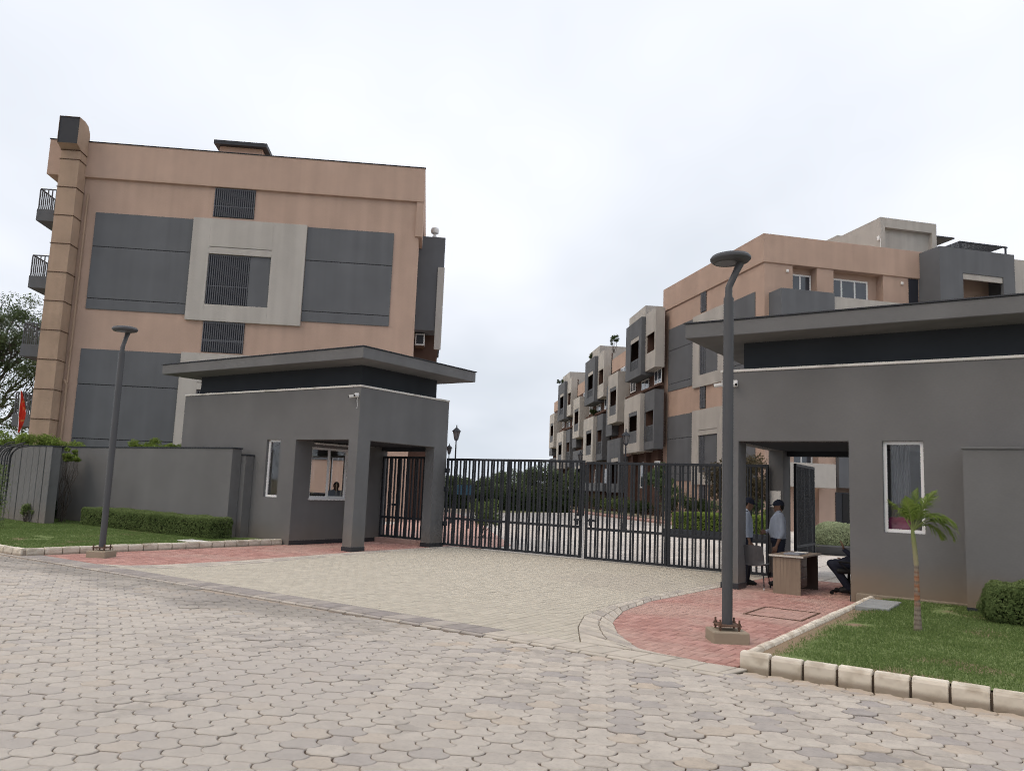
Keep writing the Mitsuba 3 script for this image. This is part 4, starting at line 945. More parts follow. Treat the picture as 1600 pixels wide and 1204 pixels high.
# greenery behind the left boundary walls
for i, (u, s, h, w, n, lab) in enumerate([(-28.2, 12.5, 2.62, .75, 5000, 'bright creeper topping the grooved wall at the far left'), (-26.6, 12.6, 2.72, .8, 5000, 'bright creeper spilling over the grooved wall'), (-24.6, 12.35, 2.36, .25, 1600, 'bright creeper at the right end of the grooved wall'), (-24.3, 14.4, 2.75, .55, 3000, 'bright shrub showing above the wall left of the street lamp'), (-22.7, 14.4, 2.62, .55, 2600, 'bright shrub showing above the wall right of the street lamp'), (-21.5, 14.4, 2.62, .3, 1300, 'small tuft showing above the boundary wall'), (-20.6, 14.3, 2.80, .3, 1600, 'bright tuft above the boundary wall next to the gatehouse')]):
    r = np.random.default_rng(100 + i); k = thing('shrub', lab, 'shrub'); b = FG @ np.array([u, s, 0])
    m = MB(); P, N = [], []
    for q in range(12):
        e = b + np.array([r.normal(0, w * .6), r.normal(0, w * .3), h - .22 + r.uniform(-.25, .12)]); limb(m, b + r.normal(0, .06, 3) * [1, 1, 0], e, .012, .005, r, 6, .2)
        p, d = clump(e, w * .36, n // 12, r, .7); P.append(p); N.append(d * .6 + [0, 0, .5])
    part(k, 'stem', m, 'm_bark'); part(k, 'foliage', leaves(np.vstack(P), np.vstack(N), .038, r), 'm_leaf_bright', uv=True)
q = FG @ np.array([-24.75, 11.42, .08]); shrub('small sparse shrub at the foot of the grooved wall', q, .5, .22, 700, .03, 'm_leaf_hedge', 111)
# palm on the right lawn
pk = thing('palm_tree', 'young palm with a ringed trunk on the right lawn', 'palm tree')
pb = FG @ np.array([-1.47, 10.79, .10]); r = np.random.default_rng(120)
rings_ = []
for z in np.arange(0, .80, .018):
    rad = .046 - .014 * min(z / .35, 1) - .008 * max(0, (z - .35) / .45); rings_ += [(rad + .0022 * (1 if int(z / .018) % 3 == 0 else 0), z)]
part(pk, 'trunk', MB().lathe([(0, -.05), (.052, -.05)] + rings_ + [(0, .80)], pb, 14), 'm_trunk_palm', smooth=50)
def bend(p0, d0, L, droop, n=14):
    p, d = [np.array(p0, float)], np.array(d0, float) / np.linalg.norm(d0)
    for k in range(n):
        d = d + np.array([0, 0, -droop / n]) * (.4 + 1.2 * k / n); d /= np.linalg.norm(d); p.append(p[-1] + d * L / n)
    return np.array(p)
part(pk, 'crownshaft', MB().tube(pb + np.array([(0, 0, .78), (-.012, 0, .95), (-.03, 0, 1.12), (-.04, 0, 1.26)]), [.028, .026, .024, .012], 12), 'm_shaft', smooth=50)
top = pb + np.array([-.03, 0, 1.18])
Rg, Up = np.array([1.0, 0, 0]), np.array([0, 0, 1.0])
for d0, L, dr_p, ll in (((-.50, .1, 1), .46, .75, .22), ((.38, .1, 1), .62, 1.1, .27), ((.80, -.15, 1), .60, 3.2, .34), ((.10, .4, 1), .46, .6, .20), ((.22, -.3, 1.0), .54, .9, .24), ((-.25, -.2, 1), .44, .5, .20), ((.66, .25, 1), .62, 2.2, .30), ((.55, -.3, .9), .56, 2.4, .32), ((.05, -.1, 1), .52, .6, .22), ((.9, .1, .8), .48, 2.6, .30)):
    sp = bend(top, d0, L, dr_p); fr = part(pk, 'frond', MB().tube(sp, np.linspace(.009, .003, len(sp)), 6), 'm_shaft', smooth=50)
    m = MB(); T_ = np.gradient(sp, axis=0)
    for k in range(21):
        t = .26 + .74 * k / 20; i = min(int(t * (len(sp) - 1)), len(sp) - 2); fq = t * (len(sp) - 1) - i
        c = sp[i] * (1 - fq) + sp[i + 1] * fq; tg = T_[i] / np.linalg.norm(T_[i])
        sd = np.cross(tg, Up); sd /= np.linalg.norm(sd) + 1e-9; nm = np.cross(sd, tg)
        l = ll * math.sin(PI * min(1, .25 + .72 * t)) * r.uniform(.85, 1.1)
        for sg in (-1, 1):
            dd = tg * 1.0 + sd * sg * .75 + nm * .30 + r.normal(0, .08, 3); dd /= np.linalg.norm(dd)
            lf = bend(c, dd, l, 1.9, 4); wv = np.cross(dd, nm); wv /= np.linalg.norm(wv) + 1e-9
            ws = np.array([.004, .008, .008, .005, .001])[:, None]
            v = np.vstack([lf - wv * ws, lf + wv * ws]); f = []
            for q in range(4): f += [(q, q + 1, q + 6), (q, q + 6, q + 5)]
            m.add(v, f, tone=(float(np.clip(r.normal(.5, .25), 0, 1)), 1))
    part(fr, 'leaflets', m, 'm_leaf_palm', uv=True, kind='stuff')
# planter with a clipped pale bush
po = thing('planter_bowl', 'wide round grey planter bowl inside the gate', 'planter'); q = FG @ np.array([-5.75, 26.0, 0])
put(po, MB().lathe([(0, 0), (.55, 0), (.80, .24), (.84, .26), (.84, .30), (.76, .30), (.72, .22), (0, .22)], q, 30), 'm_panel', smooth=35)
bu = thing('bush', 'clipped pale green bush filling the round planter bowl', 'bush'); r = np.random.default_rng(130)
d = r.normal(0, 1, (16000, 3)); d /= np.linalg.norm(d, axis=1, keepdims=True); d[:, 2] = np.abs(d[:, 2])
lump = 1 + .22 * (meshkit.fbm(d * 2.2 + 5, 3, seed=6) - .5)[:, None]
pp_ = q + np.array([.02, 0, .24]) + (np.abs(d) ** .8 * np.sign(d)) * np.array([.78, .78, .72]) * lump * (1 - .14 * r.random((16000, 1)))
part(bu, 'foliage', leaves(pp_, d, .024, r, tone=.25 + .6 * d[:, 2]), 'm_leaf_pale', uv=True)
part(bu, 'branches', MB().lathe([(0, .22), (.55, .25), (.60, .5), (.4, .72), (0, .80)], q, 16), 'm_core')
# plants on the roofs and balconies of the row
for i, (u, s, z, h, lab) in enumerate([(15.4, 75.5, 13.55, 1.3, 'spindly plant on the roof of the middle street block'), (16, 69.0, 14.0, 1.6, 'tall thin plant on the roof edge of the middle street block'), (15, 91, 13.2, 1.3, 'spindly plant on the roof of the far street block'), (14.9, 71.8, 8.4, .6, 'trailing plant on a white balcony of the middle street block')]):
    q = FL @ np.array([u, s, z]); shrub(lab, q, h, .35, 500, .08, 'm_leaf_dark', 140 + i)

# ------------------------------------------------------------------ tree guard, flag, sign board, cameras, drain cover
cg = thing('tree_guard', 'tall hooped wire tree guard at the left edge of the lawn', 'tree guard')
q = FG @ np.array([-22.45, 9.64, 0]); r = np.random.default_rng(150)
for k in range(8):
    t = k * PI / 4; c, s = .16 * math.cos(t), .16 * math.sin(t)
    pts = [(q[0] + c, q[1] + s, 0), (q[0] + c, q[1] + s, 1.85)] + [(q[0] + c + .42 * (1 - math.cos(a)), q[1] + s, 1.85 + (.33 + .05 * (k % 3)) * math.sin(a)) for a in np.linspace(.2, PI / 2, 6)]
    part(cg, 'wire', MB().tube(pts, .016, 6), 'm_dark')
for z in (.3, .8, 1.3, 1.8): part(cg, 'hoop', MB().tube([(q[0] + .16 * math.cos(t), q[1] + .16 * math.sin(t), z) for t in np.linspace(0, 2 * PI, 17)], .008, 5), 'm_rail')
kk = thing('shrub', 'thin climber growing inside the hooped wire tree guard', 'plant'); P = np.c_[q[0] + r.normal(0, .10, 900), q[1] + r.normal(0, .10, 900), r.uniform(.1, 1.7, 900)]
put(kk, leaves(P, r.normal(0, 1, P.shape), .03, r), 'm_leaf_hedge', uv=True)
fl = thing('flag', 'narrow red flag hanging by the wire tree guard at far left', 'flag')
fq = np.array([-18.40, 30.0, 0.0])
part(fl, 'pole', MB().tube([(-18.30, 30, 0), (-18.52, 30, 4.55)], .018, 8), 'm_frame', smooth=50)
nz_ = 26; zz = np.linspace(4.50, 2.95, nz_); wv_ = .02 + .19 * np.sin(np.linspace(.05, PI * .97, nz_)) ** 1.3
X = []
for i in range(nz_):
    xc = -18.52 + .22 * (4.55 - zz[i]) / 4.55 + .02
    for j in range(6): X.append((xc + wv_[i] * j / 5, 30 + .05 * math.sin(j * 2.1 + zz[i] * 3), zz[i] + .03 * math.sin(j * 1.7)))
ff = []
for i in range(nz_ - 1):
    for j in range(5): a0 = i * 6 + j; ff += [(a0, a0 + 1, a0 + 7), (a0, a0 + 7, a0 + 6)]
part(fl, 'cloth', (np.array(X), np.array(ff)), 'm_flag', smooth=True)
sb = thing('sign_board', 'small blank blue board on posts behind the left gate leaf', 'sign')
part(sb, 'board', MB().box(-1.95, -1.38, 31.0, 31.05, 1.28, 1.66, .005), 'm_blue')
for x in (-1.87, -1.46): part(sb, 'post', MB().tube([(x, 31.07, 0), (x, 31.07, 1.75)], .025, 8), 'm_dark', smooth=50)
def bullet(owner, p, d):
    d = np.array(d, float); d /= np.linalg.norm(d); p = np.array(p, float)
    part(owner, 'camera', MB().tube([p, p + d * .03, p + d * .14, p + d * .15], [.030, .036, .036, .030], 12), 'm_whiteplastic', smooth=40)
    part(owner, 'lens', MB().tube([p + d * .151, p + d * .155], .024, 12), 'm_black')
c1 = thing('security_camera', 'pair of white security cameras under the left gatehouse coping corner', 'security camera')
cp = lambda a, b, z, sg, u0, s0: FG @ np.array([u0 + sg * a, s0 + b, z])
part(c1, 'mount', MB().box(-13.80, -13.66, 13.41, 13.45, 3.60, 3.70, .01), 'm_whiteplastic', FG)
bullet(c1, FG @ np.array([-13.77, 13.40, 3.63]), FG @ np.array([-.35, -1, -.25])); bullet(c1, FG @ np.array([-13.66, 13.38, 3.65]), FG @ np.array([.35, -1, -.25]))
part(c1, 'cable', MB().tube([FG @ np.array(p) for p in ((-13.70, 13.43, 3.6), (-13.71, 13.43, 3.5), (-13.69, 13.44, 3.42), (-13.71, 13.44, 3.33))], .006, 5), 'm_frame')
c2 = thing('security_camera', 'white security cameras on the upper left corner of the right gatehouse', 'security camera')
part(c2, 'mount', MB().box(-5.09, -5.05, 14.16, 14.26, 3.60, 3.72, .01).box(-4.86, -4.76, 14.06, 14.10, 3.58, 3.70, .01), 'm_whiteplastic', FG)
bullet(c2, FG @ np.array([-5.09, 14.2, 3.65]), FG @ np.array([-1, -.35, -.2])); bullet(c2, FG @ np.array([-4.80, 14.05, 3.63]), FG @ np.array([.5, -1, -.25]))
dc = thing('drain_cover', 'pale concrete drain cover slab at the corner of the right lawn', 'drain cover')
put(dc, MB().box(-2.46, -2.02, 12.25, 13.3, .02, .165, .01), 'm_slab', FG)
lg_ = struct('wall_footing')
put(lg_, MB().box(-2.80, -1.19, 14.02, 14.098, -.1, .15, .012), 'm_concrete', FG)
dc2 = thing('drain_cover', 'flat pale slab in the left lawn at the end of the hedge', 'drain cover')
put(dc2, MB().box(-17.0, -16.3, 11.2, 11.6, .02, .115, .01), 'm_coping', FG)
mh = thing('manhole_cover', 'square manhole lid paved with red bricks in the right pavement', 'manhole cover')
m = MB(); 
for x0, x1, y0, y1 in ((-3.72, -2.92, 11.24, 11.27), (-3.72, -2.92, 12.22, 12.25), (-3.72, -3.69, 11.27, 12.22), (-2.95, -2.92, 11.27, 12.22)): m.box(x0, x1, y0, y1, -.01, .007)
put(mh, m, 'm_rust', FG)
sp_ = thing('paper_notice', 'white paper notice on the rear pillar of the right porch', 'notice')
put(sp_, MB().box(-5.02, -4.80, 16.885, 16.899, 1.43, 1.76), 'm_paper', FG)

# ------------------------------------------------------------------ furniture in the right porch
dk = thing('desk', 'small wooden desk with a pale edged top in the right porch', 'desk')
dx0, dx1, dy0, dy1 = -4.16, -3.70, 14.16, 15.35
part(dk, 'top', MB().box(dx0 - .05, dx1 + .06, dy0 - .05, dy1 + .05, .625, .655, .004), 'm_wood', FG)
part(dk, 'edge_band', MB().box(dx0 - .053, dx1 + .063, dy0 - .056, dy0 - .05, .625, .653), 'm_cream', FG)
part(dk, 'side_panel', MB().box(dx0, dx1, dy0, dy0 + .022, 0, .625), 'm_wood', FG); part(dk, 'side_panel', MB().box(dx0, dx1, dy1 - .022, dy1, 0, .625), 'm_wood_dark', FG)
part(dk, 'back_panel', MB().box(dx0 + .03, dx0 + .05, dy0 + .022, dy1 - .022, .12, .625), 'm_wood_dark', FG)
dw = part(dk, 'drawer_unit', MB().box(dx0 + .05, dx1 - .01, dy0 + .022, dy0 + .42, .12, .625), 'm_wood_dark', FG)
for k in range(3): part(dw, 'drawer', MB().box(dx1 - .01, dx1 + .006, dy0 + .03, dy0 + .412, .13 + k * .165, .285 + k * .165, .004), 'm_wood_dark', FG)
bk_ = thing('register_book', 'thick register book lying on the porch desk', 'book')
put(bk_, MB().box(-4.02, -3.76, 14.3, 14.68, .655, .682, .004), 'm_book', FG)
pp2 = thing('paper_stack', 'stack of white papers lying open on the porch desk', 'papers')
put(pp2, MB().box(-3.98, -3.78, 14.74, 15.02, .655, .676, .002), 'm_paper', FG)
def chair_frame(c, yaw):
    R = rot(yaw); c = np.array(c)
    return lambda pts: (np.asarray(pts, float) @ R.T + c)
ch = thing('chair', 'grey plastic shell chair on thin metal legs beside the porch pillar', 'chair')
fx = chair_frame(FG @ np.array([-4.62, 14.66, 0]), math.radians(58))        # local x: facing direction
nu, nv = 14, 16
S_ = []
for i in range(nu + 1):
    t = i / nu
    if t < .5: px, pz = .20 - .80 * t * .5 * 2 * .5, .405 - .02 * math.sin(PI * t)
    prof_t = t
    for j in range(nv + 1):
        w = (j / nv - .5) * 2
        if t <= .5: x = .21 - .40 * (t / .5); z = .41 - .018 * math.sin(PI * t / .5) ; wd = .20
        else: q = (t - .5) / .5; x = -.19 - .09 * q; z = .41 + .36 * q; wd = .205 - .015 * q
        S_.append((x + (.05 * w * w if t > .5 else 0) * 1.0, w * wd, z + (.03 * w * w if t <= .5 else 0) - (.03 * w ** 4 if t > .92 else 0)))
S_ = np.array(S_); q_ = []
for i in range(nu):
    for j in range(nv): a0 = i * (nv + 1) + j; q_ += [(a0, a0 + 1, a0 + nv + 2), (a0, a0 + nv + 2, a0 + nv + 1)]
q_ = np.array(q_); vn = trimesh.Trimesh(S_, q_, process=False).vertex_normals
V2 = np.vstack([S_, S_ - vn * .008]); F2 = np.vstack([q_, q_[:, ::-1] + len(S_)])
part(ch, 'shell', (fx(V2), F2), 'm_plastic_grey', smooth=40)
for sx, sy in ((1, 1), (1, -1), (-1, 1), (-1, -1)):
    lg = part(ch, 'leg', MB().tube(fx([(sx * .12, sy * .15, .40), (sx * .17, sy * .19, .20), (sx * .22, sy * .21, 0.01)]), .010, 8), 'm_dark', smooth=50)
    part(lg, 'foot_cap', MB().tube(fx([(sx * .217, sy * .209, .03), (sx * .222, sy * .211, .0)]), .014, 8), 'm_frame' if sx < 0 else 'm_dark')
oc = thing('office_chair', 'black swivel office chair at the porch desk', 'chair')
oc_yaw = math.radians(164); fo = chair_frame(FG @ np.array([-3.12, 15.08, 0]), oc_yaw)
for k in range(5):
    t = k * 2 * PI / 5 + .35; e = np.array([.31 * math.cos(t), .31 * math.sin(t), .065])
    lg = part(oc, 'foot_spoke', MB().tube(fo([(0, 0, .11), e * .6 + [0, 0, .03], e]), [.030, .022, .016], 8), 'm_black', smooth=50)
    part(lg, 'castor', MB().tube(fo([e + [-.022 * math.sin(t), .022 * math.cos(t), -.035], e + [.022 * math.sin(t), -.022 * math.cos(t), -.035]]), .029, 12), 'm_black', smooth=40)
part(oc, 'gas_column', MB().tube(fo([(0, 0, .10), (0, 0, .24), (0, 0, .38)]), [.028, .028, .018], 12), 'm_black', smooth=40)
def rbox(cx, cy, cz, hx, hy, hz, r=.04):
    m = Manifold.batch_hull([Manifold.sphere(r, 16).translate((cx + sx * (hx - r), cy + sy * (hy - r), cz + sz * (hz - r))) for sx in (-1, 1) for sy in (-1, 1) for sz in (-1, 1)]).to_mesh()
    return np.array(m.vert_properties[:, :3]), np.array(m.tri_verts)
v, f = rbox(0, 0, .41, .22, .22, .045); part(oc, 'seat', (fo(v), f), 'm_black', smooth=40)
v, f = rbox(-.24, 0, .68, .045, .21, .24); part(oc, 'backrest', (fo(v), f), 'm_black', smooth=40)
part(oc, 'back_stem', MB().tube(fo([(-.10, 0, .37), (-.27, 0, .40), (-.29, 0, .60)]), .02, 8), 'm_black', smooth=50)
for sy in (-1, 1): part(oc, 'armrest', MB().tube(fo([(-.06, sy * .22, .40), (-.04, sy * .255, .50), (.02, sy * .26, .565), (.20, sy * .26, .57), (.12, sy * .26, .50), (.02, sy * .24, .42)]), .017, 8), 'm_black', smooth=50)
# things inside the right gatehouse window
bd = thing('cloth_bundle', 'magenta cloth bundle behind the right gatehouse window', 'cloth bundle')
v, f = rbox(0, 0, 0, .17, .10, .12, .06); v = v + (meshkit.fbm(v * 14, 3, seed=3)[:, None] - .5) * .06
put(bd, (v @ FG.T + FG @ np.array([-2.20, 14.50, 1.26]), f), 'm_magenta', smooth=True)
sh = thing('window_ledge', 'inner ledge behind the right gatehouse window', 'ledge')
put(sh, MB().box(-2.45, -1.7, 14.35, 14.62, 1.11, 1.145), 'm_wood', FG)
cu = thing('curtain', 'grey striped curtain hanging inside the right gatehouse window', 'curtain')
n = 60; xs = np.linspace(-2.34, -2.06, n); ys = 14.70 + .025 * np.sin(np.linspace(0, 34, n))
v = np.vstack([np.c_[xs, ys, np.full(n, 1.0)], np.c_[xs, ys, np.full(n, 2.58)]]); i = np.arange(n - 1)
put(cu, (v @ FG.T, np.vstack([np.stack([i, i + 1, i + n + 1], 1), np.stack([i, i + n + 1, i + n], 1)])), 'm_curtain', smooth=True)

# ------------------------------------------------------------------ people
def hull(*sp): return Manifold.batch_hull([Manifold.sphere(r, 14).translate(tuple(map(float, p))) for p, r in sp])
def fuse(parts_, ref, it=8, lamb=.5):
    m = Manifold.batch_boolean(parts_, OpType.Add).refine_to_length(ref).to_mesh()
    tm = trimesh.Trimesh(np.array(m.vert_properties[:, :3], float), np.array(m.tri_verts), process=True)
    trimesh.smoothing.filter_taubin(tm, lamb=lamb, nu=lamb * 1.04, iterations=it)
    return tm.vertices, tm.faces
def hand(w, d, up, side, curl=.5, k=1.0):
    """w wrist, d direction of the fingers, up the back of the hand, side towards the thumb."""
    w, d, up, side = (np.array(x, float) for x in (w, d, up, side)); out = []
    d /= np.linalg.norm(d); side = side - d * (side @ d); side /= np.linalg.norm(side); up = np.cross(d, side) * (1 if np.cross(d, side) @ up > 0 else -1)
    kn = [w + d * .085 * k + side * s * k for s in (.030, .011, -.009, -.028)]
    out.append(hull((w, .020 * k), (w + d * .03 * k + side * .022 * k, .016 * k), (kn[0], .012 * k), (kn[3], .011 * k), (w + d * .03 * k - side * .02 * k, .015 * k)))
    for i, (q, L) in enumerate(zip(kn, (.036, .041, .038, .030))):
        d1 = d - up * curl * .7; d1 /= np.linalg.norm(d1); d2 = d - up * curl * 1.9; d2 /= np.linalg.norm(d2)
        m1 = q + d1 * L * k; m2 = m1 + d2 * L * .85 * k
        out += [hull((q, .0098 * k), (m1, .0085 * k)), hull((m1, .0085 * k), (m2, .007 * k))]
    t0 = w + d * .022 * k + side * .024 * k; t1 = t0 + (d * .65 + side * .65 - up * .2) * .036 * k; t2 = t1 + (d * .9 + side * .2 - up * .3) * .030 * k
    out += [hull((t0, .013 * k), (t1, .0105 * k)), hull((t1, .0105 * k), (t2, .008 * k))]
    return out
def person(label, at, yaw, J, build=1.0, belly=0.0, cap=True, sleeves=True, hands=None, scale=1.0, group=None, shirt='m_shirt', trousers='m_navy', look=(1, 0, 0)):
    """J: joints in a local frame, x forward, y left, z up (metres)."""
    k = thing('person', label, 'person', group)
    R = rot(yaw); at = np.array(at, float)
    W = lambda v: (np.asarray(v) * scale) @ R.T + at
    J = {n: np.array(p, float) for n, p in J.items()}
    g = build
    body, shirt_, legs = [], [], []
    L, Rr = '_l', '_r'
    hc, nk = J['head'], J['neck']
    lk = np.array(look, float); lk /= np.linalg.norm(lk)
    sdw = np.cross([0, 0, 1], lk); sdw /= np.linalg.norm(sdw); upw = np.cross(lk, sdw)
    H = lambda f, l, u: hc + lk * f + sdw * l + upw * u
    body += [hull((H(-.018, 0, .025), .078), (H(.022, 0, .03), .068)), hull((H(0, 0, .0), .070), (H(.045, 0, -.065), .038), (H(.052, .012, -.078), .022), (H(.052, -.012, -.078), .022), (H(.0, .035, -.055), .03), (H(.0, -.035, -.055), .03)),
             hull((H(.068, 0, .012), .012), (H(.090, 0, -.020), .011)), hull((H(.076, .016, -.022), .008), (H(.076, -.016, -.022), .008), (H(.088, 0, -.022), .010)),
             hull((H(.078, .018, -.045), .008), (H(.078, -.018, -.045), .008), (H(.082, 0, -.047), .008)), hull((H(.060, .045, .022), .008), (H(.074, 0, .024), .012), (H(.060, -.045, .022), .008)),
             hull((nk - [0, 0, .03], .058), (hc + [-.01, 0, -.04], .052))]
    for s in (1, -1): body.append(hull((H(-.008, s * .074, .006), .012), (H(-.015, s * .082, .022), .010), (H(-.006, s * .076, -.024), .008)))
    def torso(e):
        a = [(J['hip_l'] + [0, .01, .02], .098 * g + e), (J['hip_r'] + [0, -.01, .02], .098 * g + e)]
        ws = J['waist']; wv = J['waist_v'] if 'waist_v' in J else np.array([0, 1.0, 0])
        b = [(ws + wv * .055 * g, .088 * g + e + belly * .5), (ws - wv * .055 * g, .088 * g + e + belly * .5), (ws + [.03 + belly * .7, 0, .0], .09 * g + e)]
        c = [(J['chest'] + wv * .075 * g, .092 * g + e), (J['chest'] - wv * .075 * g, .092 * g + e), (J['chest'] + [.02 + belly * .6, 0, -.02], .09 * g + e)]
        d = [(J['sh_l'], .052 + e), (J['sh_r'], .052 + e), (nk - [0, 0, .04], .055 + e)]
        return [hull(*a, *b), hull(*b, *c), hull(*c, *d)]
    def arm(s, e, body_=True):
        return [hull((J['sh' + s], .052 * g + e), (J['el' + s], .040 * g + e)), hull((J['el' + s], .040 * g + e), (J['wr' + s], .027 + e * 1.1))]
    def leg(s, e):
        return [hull((J['hip' + s], .092 * g + e), (J['kn' + s], .056 * g + e)), hull((J['kn' + s], .056 * g + e), (J['kn' + s] * .6 + J['an' + s] * .4 - [.012, 0, 0], .053 * g + e), (J['an' + s], .036 + e * 1.6))]
    body += torso(-.006)
    for s in (L, Rr):
        body += arm(s, -.004) + leg(s, -.006)
        fd = J['toe' + s] - J['an' + s]; body.append(hull((J['an' + s], .036), (J['an' + s] * [1, 1, 0] + J['toe' + s] * [0, 0, 1] + [0, 0, .0], .030), (J['toe' + s], .024)))
        hp = (hands or {}).get(s[1], {})
        fw = J['wr' + s] - J['el' + s]; fw = fw / np.linalg.norm(fw); sd = 1 if s == L else -1
        hd_ = hand(J['wr' + s] + fw * .012, hp.get('d', fw), hp.get('up', (0, sd, 0)), hp.get('side', (1, 0, 0)), hp.get('curl', .45))
        body += hd_ + [hull((J['wr' + s], .026), (J['wr' + s] + np.array(hp.get('d', fw)) / np.linalg.norm(hp.get('d', fw)) * .02, .021))]
    v, f = fuse(body, .014, 5); part(k, 'body', (W(v), f), 'm_skin', smooth=True)
    st = torso(.010)
    for s in (L, Rr): st += arm(s, .009)
    st.append(hull((nk + [.0, .03, .0], .042), (nk + [0, -.03, 0], .042), (nk + [.03, 0, -.02], .036)))
    cut = min(J['hip_l'][2], J['hip_r'][2]) + (.03 if 'seated' not in J else -.03)
    st = [x for x in [q_.trim_by_plane((0, 0, 1), cut) for q_ in st] if x.num_tri() > 0]
    v, f = fuse(st, .018, 6); part(k, 'shirt', (W(v), f), shirt, smooth=True)
    lg = [hull((J['hip_l'] + [0, .008, .03], .104 * g), (J['hip_r'] + [0, -.008, .03], .104 * g), (J['hip_l'] + [.005 + belly * .4, -.01, .01], .106 * g), (J['hip_r'] + [.005 + belly * .4, .01, .01], .106 * g))] if 'seated' not in J else [hull((J['hip_l'] + [0, .008, .0], .106 * g), (J['hip_r'] + [0, -.008, .0], .106 * g))]
    for s in (L, Rr): lg += leg(s, .014)
    v, f = fuse(lg, .02, 6); part(k, 'trousers', (W(v), f), trousers, smooth=True)
    for s in (L, Rr):
        an, to = J['an' + s], J['toe' + s]
        v, f = fuse([hull((an + [0, 0, -.005], .044), (np.array([an[0], an[1], to[2]]) + (an - to) * [.22, .22, 0], .036), (np.array([an[0], an[1], to[2]]), .038), (to, .031))], .015, 4); part(k, 'shoe', (W(v), f), 'm_black', smooth=True)
    if cap:
        c = [hull((H(-.020, 0, .040), .089), (H(.022, 0, .044), .080), (H(-.005, 0, .060), .080)), hull((H(.085, .045, .050), .006), (H(.085, -.045, .050), .006), (H(.160, .025, .030), .006), (H(.160, -.025, .030), .006), (H(.06, .06, .052), .006), (H(.06, -.06, .052), .006))]
        m_ = c[0].trim_by_plane(tuple(upw), float(hc @ upw + .022)) + c[1]; mm = m_.refine_to_length(.02).to_mesh()
        part(k, 'cap', (W(np.array(mm.vert_properties[:, :3])), np.array(mm.tri_verts)), trousers, smooth=50)
    hm = hull((H(-.026, 0, .030), .080), (H(.0, 0, .052), .074), (H(-.05, 0, -.03), .045))
    hn = (-lk + upw * .9) / np.linalg.norm(-lk + upw * .9); keep = hm.trim_by_plane(tuple(hn), float(hc @ hn - .012)).refine_to_length(.02).to_mesh()
    part(k, 'hair', (W(np.array(keep.vert_properties[:, :3])), np.array(keep.tri_verts)), 'm_hair', smooth=50)
    # belt, collar and shoulder tabs
    for sg, sn in ((1, 'sh_l'), (-1, 'sh_r')):
        if shirt == 'm_shirt': v, f = rbox(0, 0, 0, .022, .045, .006, .004); part(k, 'shoulder_tab', (W(v + J[sn] * [1, .8, 1] + [0, 0, .066]), f), trousers, smooth=40)
    return k
stand = dict(head=(.02, 0, 1.475), neck=(0, 0, 1.36), chest=(-.005, 0, 1.20), waist=(0, 0, 1.00), sh_l=(-.01, .165, 1.285), sh_r=(-.01, -.165, 1.285), el_l=(-.03, .215, 1.03), el_r=(-.03, -.215, 1.03), wr_l=(.03, .225, .80), wr_r=(.03, -.225, .80),
             hip_l=(0, .078, .84), hip_r=(0, -.078, .84), kn_l=(.015, .085, .45), kn_r=(.015, -.085, .45), an_l=(-.01, .09, .07), an_r=(-.01, -.09, .07), toe_l=(.15, .105, .028), toe_r=(.15, -.105, .028))
g_at = lambda u, s: FG @ np.array([u, s, 0])
# left guard: stands by the pillar, looks down to the right
J1 = dict(stand, head=(.045, 0, 1.475)); a1 = g_at(-4.94, 15.12)
person('guard in navy cap and pale blue shirt half hidden by the porch pillar', a1, math.radians(-8), J1, cap=True, look=(1, 0, -.28))
# right guard: sturdy, faces left, one hand down at the desk, the other raised before the belly
J2 = dict(stand, head=(.0, 0, 1.455), wr_l=(.06, .20, .74), el_l=(-.035, .215, 1.0), el_r=(-.02, -.225, 1.03), wr_r=(.20, -.15, .98), waist=(.01, 0, 1.0))
a2 = g_at(-4.42, 15.42)
person('sturdy guard in navy cap and pale blue shirt standing behind the desk', a2, math.radians(168), J2, build=1.14, belly=.05, look=(1, 0, -.06), hands={'r': dict(side=(0, 0, 1), up=(.3, -1, 0)), 'l': dict(side=(1, 0, 0))})
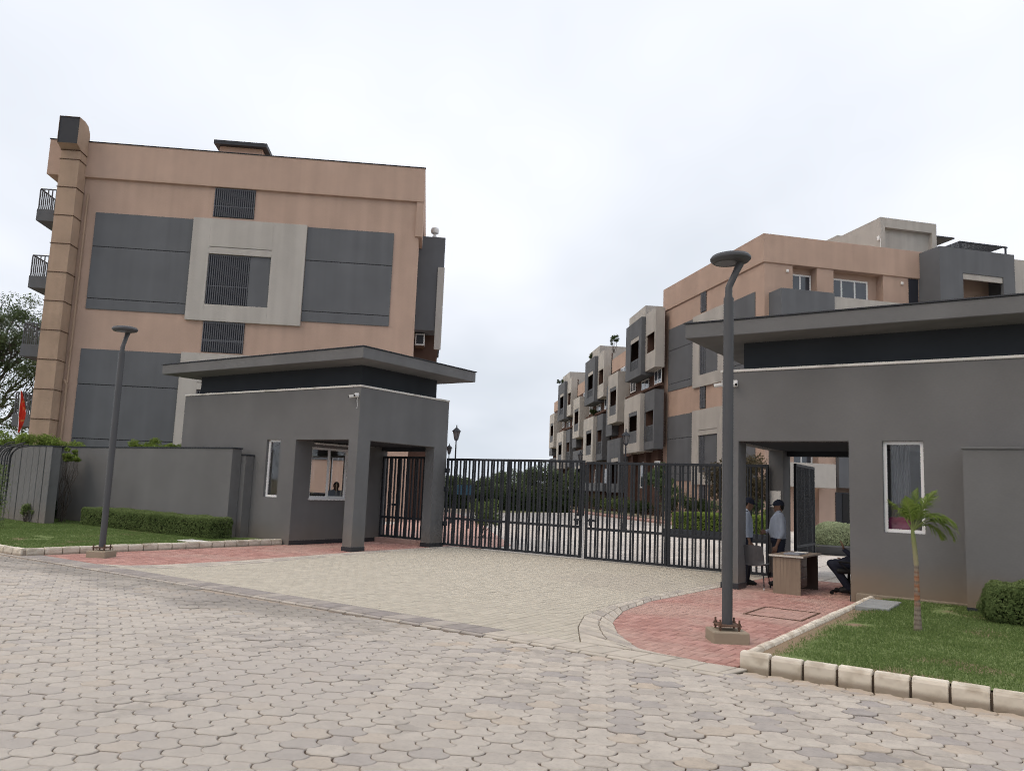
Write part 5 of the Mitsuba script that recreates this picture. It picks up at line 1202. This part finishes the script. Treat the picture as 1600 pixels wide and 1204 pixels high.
# seated man in the office chair, one hand raised
sit = dict(seated=(0, 0, 0), head=(-.02, 0, 1.09), neck=(-.08, 0, .985), chest=(-.10, 0, .82), waist=(-.09, 0, .64), sh_l=(-.09, .165, .91), sh_r=(-.09, -.165, .91), el_l=(.03, .24, .68), wr_l=(.22, .10, .60), el_r=(.06, -.23, .70), wr_r=(.12, -.22, .58),
           hip_l=(-.05, .085, .53), hip_r=(-.05, -.085, .53), kn_l=(.36, .12, .50), kn_r=(.37, -.10, .51), an_l=(.15, .11, .11), an_r=(.10, -.09, .12), toe_l=(.28, .12, .06), toe_r=(.24, -.10, .07))
J3 = dict(sit, head=(-.30, 0, 1.06), neck=(-.30, 0, .95), chest=(-.27, 0, .80), waist=(-.20, 0, .62), sh_l=(-.29, .165, .88), sh_r=(-.29, -.165, .88), el_l=(-.05, .25, .66), wr_l=(.09, .22, .77), el_r=(-.12, -.24, .64), wr_r=(.06, -.20, .58), hip_l=(-.14, .085, .53), hip_r=(-.14, -.085, .53), kn_l=(.27, .12, .50), kn_r=(.28, -.10, .51), an_l=(.02, .11, .12), an_r=(-.01, -.09, .13), toe_l=(.15, .12, .07), toe_r=(.12, -.10, .08))
person('man in dark clothes seated on the office chair with one hand raised', fo([(0.0, 0, 0.0)])[0], oc_yaw, J3, cap=False, shirt='m_navy', trousers='m_navy', hands={'l': dict(d=(.25, 0, 1), up=(-1, 0, .2), side=(0, 1, 0), curl=.25)})
# man at the window inside the left gatehouse
J4 = dict(sit, el_r=(.10, -.24, .66), wr_r=(.28, -.15, .70))
q = g_at(-16.45, 15.55)
person('dark haired man in a pale shirt seated inside the left gatehouse window', q + [0, 0, .38], math.radians(-34.6 - 25), J4, cap=False, shirt='m_shirt')
st_ = thing('stool', 'plain high stool inside the left gatehouse window', 'stool')
part(st_, 'seat', MB().lathe([(0, .80), (.17, .80), (.18, .82), (.17, .845), (0, .85)], g_at(-16.42, 15.55), 18), 'm_dark', smooth=40)
for k in range(4):
    t = k * PI / 2 + .4; p = g_at(-16.42, 15.55)
    part(st_, 'leg', MB().tube([p + [.12 * math.cos(t), .12 * math.sin(t), .80], p + [.2 * math.cos(t), .2 * math.sin(t), .03]], .014, 8), 'm_dark')
